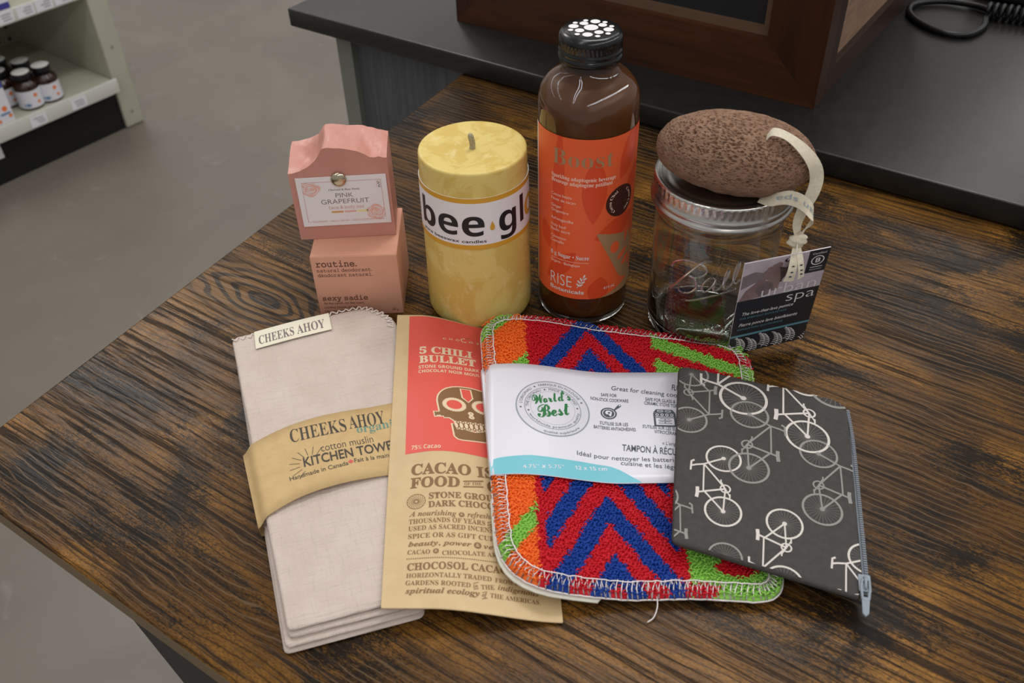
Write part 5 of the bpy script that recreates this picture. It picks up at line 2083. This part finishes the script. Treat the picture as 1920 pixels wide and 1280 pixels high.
    # paper band
    mb = MB()
    paper = mat('glossy_white_paper', (214, 214, 224), 0.32, 0.45)
    aqua = mat('aqua_ink', (112, 186, 200), 0.32)
    ink = mat('slate_ink', (66, 74, 84), 0.4)
    green = mat('green_ink', (26, 112, 58), 0.4)
    silver = mat('silver_ink', (206, 207, 216), 0.28, 0.5)
    ringc = mat('ring_grey_ink', (140, 148, 160), 0.35)
    TLp, BLp, BRp, TRp = [Vector(p) for p in PAD_BAND]

    def bp(u, v):
        return TLp * (1 - u) * v + BLp * (1 - u) * (1 - v) + BRp * u * (1 - v) + TRp * u * v

    def bz(x, y):
        u = max(0.0, min(1.0, (x + 17) / 6.0))
        return band_top(x, y) - 4.5 * (1 - math.sqrt(max(0, 1 - (1 - u) ** 2)))
    G, Q = 60, 14
    vs = []
    for l in (0, -0.3):
        for j in range(Q + 1):
            for i in range(G + 1):
                u = (i / G) ** 1.25
                p = bp(u, j / Q)
                vs.append((p.x, p.y, bz(p.x, p.y) + l))
    o = (G + 1) * (Q + 1)
    fs = []
    for j in range(Q):
        for i in range(G):
            q = (j * (G + 1) + i, j * (G + 1) + i + 1, (j + 1) * (G + 1) + i + 1, (j + 1) * (G + 1) + i)
            fs.append(q)
            fs.append(tuple(a + o for a in q[::-1]))
    for i in range(G):
        fs.append((i + o, i + 1 + o, i + 1, i))
        k = Q * (G + 1)
        fs.append((k + i, k + i + 1, k + i + 1 + o, k + i + o))
    mb.add(vs, fs, paper, True)
    # the band turns under the pad at its left end
    e = [bp(0, j / Q) for j in range(Q + 1)]
    vs = [(p.x, p.y, bz(p.x, p.y)) for p in e] + [(p.x - 0.8, p.y, bz(p.x, p.y) - 2.5) for p in e] + [(p.x + 1.5, p.y, pad_base(p.x, p.y) + 1.0) for p in e] + [(p.x + 12, p.y, pad_base(p.x, p.y) + 0.4) for p in e]
    m_ = Q + 1
    fs = [(k * m_ + j, k * m_ + j + 1, k * m_ + m_ + j + 1, k * m_ + m_ + j) for k in range(3) for j in range(Q)]
    mb.add(vs, fs, paper, True)
    Zb = lambda l: (lambda x, y: (x, y, bz(x, y) + l * 0.42))
    # aqua wave at the foot
    def bxy(u, v):
        p = bp(u, v)
        return (p.x, p.y)
    lowp = [bxy(i / 30 * 0.745, 0.004) for i in range(31)]
    upv = [(0, 0.115), (0.05, 0.135), (0.2, 0.155), (0.45, 0.15), (0.59, 0.135), (0.64, 0.105), (0.745, 0.006)]
    upp = [bxy(i / 30 * 0.745, interp(upv, i / 30 * 0.745)) for i in range(31)]
    vs = [(x, y, bz(x, y) + 0.09) for x, y in lowp + upp]
    mb.add(vs, [(i, i + 1, 32 + i, 31 + i) for i in range(30)], aqua, True)
    for body, x, y, w_, h, ang, style, wt, inkk in PAD_TEXT:
        put(mb, text2d(body, x, y, w_, h, ang, style, wt), Zb(0.42), {'s': ink, 'w': paper, 'g': green}[inkk], 4.0, True)
    # round seal
    sx, sy, srx, sry, srot = PAD_SEAL

    def seal(shape, lift, m):
        v, f = shape
        c_, s_ = math.cos(srot), math.sin(srot)
        put(mb, ([(sx + srx * x * c_ - sry * y * s_, sy + srx * x * s_ + sry * y * c_) for x, y in v], f), Zb(lift), m, 3.0, True)
    seal(disc2d(0, 0, 1.0, None, 64), 0.34, silver)
    seal(ring2d(0, 0, 0.985, 0.985, 0.035, 64), 0.44, ringc)
    seal(ring2d(0, 0, 0.76, 0.76, 0.022, 64), 0.44, ringc)
    seal(ring2d(0, 0, 0.60, 0.60, 0.008, 64), 0.44, ringc)
    d2 = math.radians
    for txt, r, a0, a1, h, ins in (('FABRIQUE EN POLOGNE', 0.83, 118, 34, 0.085, False), ("L'ORIGINALI", 0.83, 178, 134, 0.085, False), ('MADE IN POLAND', 0.645, 100, 22, 0.085, False), ('THE ORIGINALI', 0.645, 186, 120, 0.085, False),
                                   ('worldwide premium quality', 0.72, 208, 358, 0.075, True), ('qualité supérieure', 0.92, 255, 322, 0.075, True)):
        seal(text_arc(txt, 0, 0, r, d2(a0), d2(a1), h, 'sans', 0.0, ins), 0.48, ink)
    for r, a in ((0.87, 126), (0.87, 26), (0.87, 188), (0.68, 110), (0.68, 12), (0.68, 198)):
        pts = []
        for k in range(10):
            q = d2(90 + 36 * k)
            rr = 0.042 if k % 2 == 0 else 0.018
            pts.append((r * math.cos(d2(a)) + rr * math.cos(q), r * math.sin(d2(a)) + rr * math.sin(q)))
        seal(poly2d(pts), 0.48, ink)
    for sh in (-0.009, 0.009):                     # heavy brush script, struck twice
        seal(text2d("World's", -0.50 + sh, 0.03, 1.08, 0.33, d2(21), 'script'), 0.5 + sh, green)
        seal(text2d('Best', -0.36 + sh * 1.4, -0.44, 0.94, 0.44, d2(20), 'script'), 0.5 + sh, green)
    # frying pan picture
    fx, fy, fs_ = PAD_PAN
    pc_, ps_ = math.cos(srot), math.sin(srot)
    pp = lambda shape, l, m: put(mb, ([(fx + fs_ * (x * pc_ - y * ps_), fy + fs_ * (x * ps_ + y * pc_)) for x, y in shape[0]], shape[1]), Zb(l), m, 3.0, True)
    pp(ring2d(0, 0, 1.0, 1.0, 0.2, 40), 0.44, ink)
    pp(disc2d(0, 0, 0.76), 0.44, ink)
    pp(poly2d([(-0.5, 0.1), (-0.3, 0.5), (0.1, 0.55), (0.45, 0.3), (0.4, -0.1), (0.3, -0.55), (0.1, -0.5), (0.0, -0.2), (-0.35, -0.2)]), 0.5, paper)
    pp(disc2d(0.05, 0.1, 0.17, None, 14), 0.54, ink)
    pp(poly2d([(0.72, 0.78), (0.86, 0.66), (1.75, 1.42), (1.72, 1.72), (1.42, 1.8)]), 0.44, ink)
    pp(disc2d(1.53, 1.58, 0.13, None, 12), 0.5, paper)
    # cooker picture
    fx, fy, fs_ = PAD_STOVE
    pp(poly2d([(-1.0, 0.62), (-0.72, 1.05), (0.72, 1.05), (1.0, 0.62)]), 0.44, ink)
    pp(poly2d([(-1.0, 0.58), (1.0, 0.58), (1.0, -1.1), (-1.0, -1.1)]), 0.44, ink)
    pp(poly2d([(-0.82, -0.05), (0.82, -0.05), (0.82, -0.92), (-0.82, -0.92)]), 0.5, paper)
    pp(poly2d([(-0.85, 0.13), (0.85, 0.13), (0.85, 0.05), (-0.85, 0.05)]), 0.5, paper)
    for k in range(4):
        pp(ring2d(-0.66 + 0.44 * k, 0.36, 0.12, 0.12, 0.07, 14), 0.5, paper)
    for yy in (-0.38, -0.72):
        pp(stroke2d([(-0.6, yy), (-0.42, yy + 0.22), (0.42, yy + 0.22), (0.6, yy)], 0.07, True), 0.56, ink)
        pp(stroke2d([(0, yy), (0, yy + 0.22)], 0.07), 0.56, ink)
    for q in (-0.35, 0.35):
        pp(ring2d(q, 0.83, 0.26, 0.11, 0.06, 18), 0.5, paper)
    b = mb.build('paper_band', t)
    b['label'] = 'glossy white printed paper band'


build_pad()


# ------------------------------------------------------------------ zip pouch with bicycles
def build_case_pouch():
    t = thing('zip_pouch', 'dark grey fabric zip pouch printed with white bicycles, lying over the scrubbing pad', 'pouch', W(135, 340, 8))
    cloth = vary('charcoal_canvas', (66, 63, 62), (72, 69, 67), 300, 0.85, 0.5, 0.0005, 1500, spec=0.2)
    white = mat('fabric_white_ink', (204, 198, 192), 0.85, 0.15)
    grey = mat('fabric_grey_ink', (140, 138, 134), 0.85, 0.15)
    spoke = mat('fabric_spoke_ink', (112, 109, 106), 0.85, 0.15)
    out = round_poly(ZIP, ZIP_R, 8, 2.6)

    def edge(q):
        e = max(0.0, (q - 0.94) / 0.06)
        return 1.7 * (1 - math.sqrt(max(0, 1 - e * e)))
    mb = MB()
    wav = lambda x, y: 0.35 * noise.noise((x * 0.05, y * 0.05, 3.0))
    sheet(mb, out, lambda x, y, q: case_top(x, y) - edge(q) + wav(x, y), lambda x, y, q: case_top(x, y) - 4.6 + edge(q), cloth, 40)
    poly = [(p.x, p.y) for p in round_poly([Vector(p) for p in ZIP], [r * 0.9 for r in ZIP_R], 3, 200)]
    area = sum(poly[i][0] * poly[(i + 1) % len(poly)][1] - poly[(i + 1) % len(poly)][0] * poly[i][1] for i in range(len(poly)))
    if area < 0:
        poly = poly[::-1]
    cc = sum((Vector(p) for p in poly), Vector((0, 0))) / len(poly)
    poly = [tuple(cc + (Vector(p) - cc) * 0.985) for p in poly]
    Z = lambda l: (lambda x, y: (x, y, case_top(x, y) + wav(x, y) + l * 0.5))

    def bike(x, y, s, ang, flip, m, wheel_only=False):
        """bicycle: rear wheel at the origin, front wheel one wheelbase along x"""
        ca, sa = math.cos(ang), math.sin(ang)

        def P(shape, l, mm, lat=1.0):
            v, f = shape
            v = [(u, q * lat) for u, q in v]
            w = [(x + s * (u * ca - q * flip * sa), y + s * (u * sa + q * flip * ca)) for u, q in v]
            c = clip2d((w, f), poly)
            if c[1]:
                put(mb, c, Z(l), mm, 4.0, True)
        R = 0.262
        wb = 1.04
        for wx in (0.0, wb):
            for k in range(26):
                a = 2 * math.pi * k / 26
                P(stroke2d([(wx, 0), (wx + R * math.cos(a), R * math.sin(a))], 0.006), 0.22, spoke)
            P(ring2d(wx, 0, R, R, 0.032, 36), 0.3, m)
            P(disc2d(wx, 0, 0.035, None, 12), 0.32, m)
        if wheel_only:
            return
        bb, seat, head1, head0 = (0.43, -0.04), (0.30, 0.50), (0.84, 0.56), (0.87, 0.40)
        tw = 0.032
        LT = 0.74
        for a, b in ((bb, (0, 0)), ((0, 0), (0.33, 0.38)), (bb, seat), ((0.33, 0.40), head0), (bb, head0), (head1, head0), (head0, (wb, 0)), (head1, (0.81, 0.66))):
            P(stroke2d([a, b], tw), 0.34, m, LT)
        P(stroke2d([(0.72, 0.67), (0.90, 0.66), (0.93, 0.60)], 0.04), 0.34, m, LT)
        P(stroke2d([(0.20, 0.53), (0.30, 0.515), (0.40, 0.52)], 0.07), 0.34, m, LT)
        P(ring2d(bb[0], bb[1] * LT, 0.072, 0.072, 0.024, 20), 0.36, m)
        P(stroke2d([(0.30, -0.13), (0.56, 0.05)], 0.024), 0.38, m, LT)
        P(stroke2d([(0.26, -0.13), (0.34, -0.13)], 0.03), 0.38, m, LT)
        P(stroke2d([(0.52, 0.05), (0.60, 0.05)], 0.03), 0.38, m, LT)
    for b in BIKES:
        bike(*b[:5], white if b[5] == 'w' else grey, len(b) > 6)
    mb.build('fabric_body', t)
    # zip along the right edge
    mb = MB()
    tape = mat('grey_zip_tape', (112, 120, 128), 0.6)
    zp = spline([Vector((*p, 0)) for p in ZIPLINE], 10)

    def strip_mesh(offs, w0, zoff, m, thick):
        vs, fs = [], []
        for i, p in enumerate(zp):
            a, b = zp[max(0, i - 1)], zp[min(len(zp) - 1, i + 1)]
            d = (b - a).normalized()
            nn = Vector((d.y, -d.x, 0))
            if nn.x < 0:
                nn = -nn
            for o in (offs, offs + w0):
                for h in (0, thick):
                    q = p + nn * o
                    vs.append((q.x, q.y, case_top(q.x, q.y) + zoff + h - 0.35 * max(0, o)))
        for i in range(len(zp) - 1):
            o, r = 4 * i, 4 * i + 4
            for a, b in ((0, 1), (1, 3), (3, 2), (2, 0)):
                fs.append((o + a, o + b, r + b, r + a))
        fs += [(0, 2, 3, 1), tuple(4 * (len(zp) - 1) + k for k in (0, 1, 3, 2))]
        mb.add(vs, fs, m)
    strip_mesh(-0.4, 2.6, -1.6, tape, 0.7)
    z = mb.build('zip_tape', t)
    mb = MB()
    teeth = mat('zip_teeth', (106, 113, 122), 0.45)
    tot = sum((zp[i + 1] - zp[i]).length for i in range(len(zp) - 1))
    n = int(tot / 1.5)
    acc, i = 0.0, 0
    for k in range(n):
        target = tot * k / n
        while i < len(zp) - 2 and acc + (zp[i + 1] - zp[i]).length < target:
            acc += (zp[i + 1] - zp[i]).length
            i += 1
        d = (zp[i + 1] - zp[i])
        p = zp[i] + d.normalized() * (target - acc)
        dn = d.normalized()
        nn = Vector((dn.y, -dn.x, 0))
        if nn.x < 0:
            nn = -nn
        q = p + nn * 1.6
        zz = case_top(q.x, q.y) - 0.9
        mb.box(-0.5, 0.5, -0.9, 0.9, -0.3, 0.55, teeth, lambda a, b, c_, q=q, dn=dn, nn=nn, zz=zz: (q.x + dn.x * a + nn.x * b, q.y + dn.y * a + nn.y * b, zz + c_))
    mb.build('zip_teeth', z)
    # slider and pull at the lower right corner
    px, py = ZIPPULL
    dirv = (zp[-1] - zp[-6]).normalized()
    nn = Vector((-dirv.y, dirv.x, 0))
    zc = case_top(px, py)
    nyl = mat('grey_zip_pull', (140, 150, 160), 0.35)
    tf = lambda a, b, c_: (px + dirv.x * a + nn.x * b, py + dirv.y * a + nn.y * b, zc + c_)
    mb = MB()
    mb.bevel_box(-5.5, 4.5, -3.0, 3.0, -2.6, -1.4, 0.5, nyl, tf)
    mb.bevel_box(-5.5, 4.5, -3.0, 3.0, 0.0, 1.1, 0.5, nyl, tf)
    mb.bevel_box(-1.2, 1.2, -1.0, 1.0, -1.6, 0.4, 0.3, nyl, tf)
    mb.tube([tf(-3.6, 0, 0.9), tf(-3.0, 0, 2.6), tf(0, 0, 3.2), tf(3.0, 0, 2.4), tf(3.4, 0, 0.8)], 0.7, nyl, 8)
    sl = mb.build('zip_slider', t)
    mb = MB()
    pts = [(-1.5, -1.6), (2, -2.4), (8, -2.1), (14, -1.6), (15.2, 0), (14, 1.6), (8, 2.1), (2, 2.4), (-1.5, 1.6)]
    hole = [(0.5, -0.9), (4.5, -1.0), (4.5, 1.0), (0.5, 0.9)]
    slope = lambda a: 2.4 - 0.33 * max(0, a)
    for ring in ([(-1.5, -1.9), (-1.5, 1.9)],):
        pass
    mb.tube([tf(a, b, slope(a)) for a, b in [(-1.0, -1.6), (3, -2.0), (8, -1.6), (9, 0), (8, 1.6), (3, 2.0), (-1.0, 1.6)]], 0.75, nyl, 8, True)
    vs = [tf(a, b, slope(a) + h) for h in (-0.6, 0.6) for a, b in [(7.5, -1.9), (15, -1.5), (16.4, 0), (15, 1.5), (7.5, 1.9)]]
    mb.add(vs, [(4, 3, 2, 1, 0), (5, 6, 7, 8, 9)] + [(i, (i + 1) % 5, 5 + (i + 1) % 5, 5 + i) for i in range(5)], nyl)
    mb.build('pull_tab', sl)


build_case_pouch()
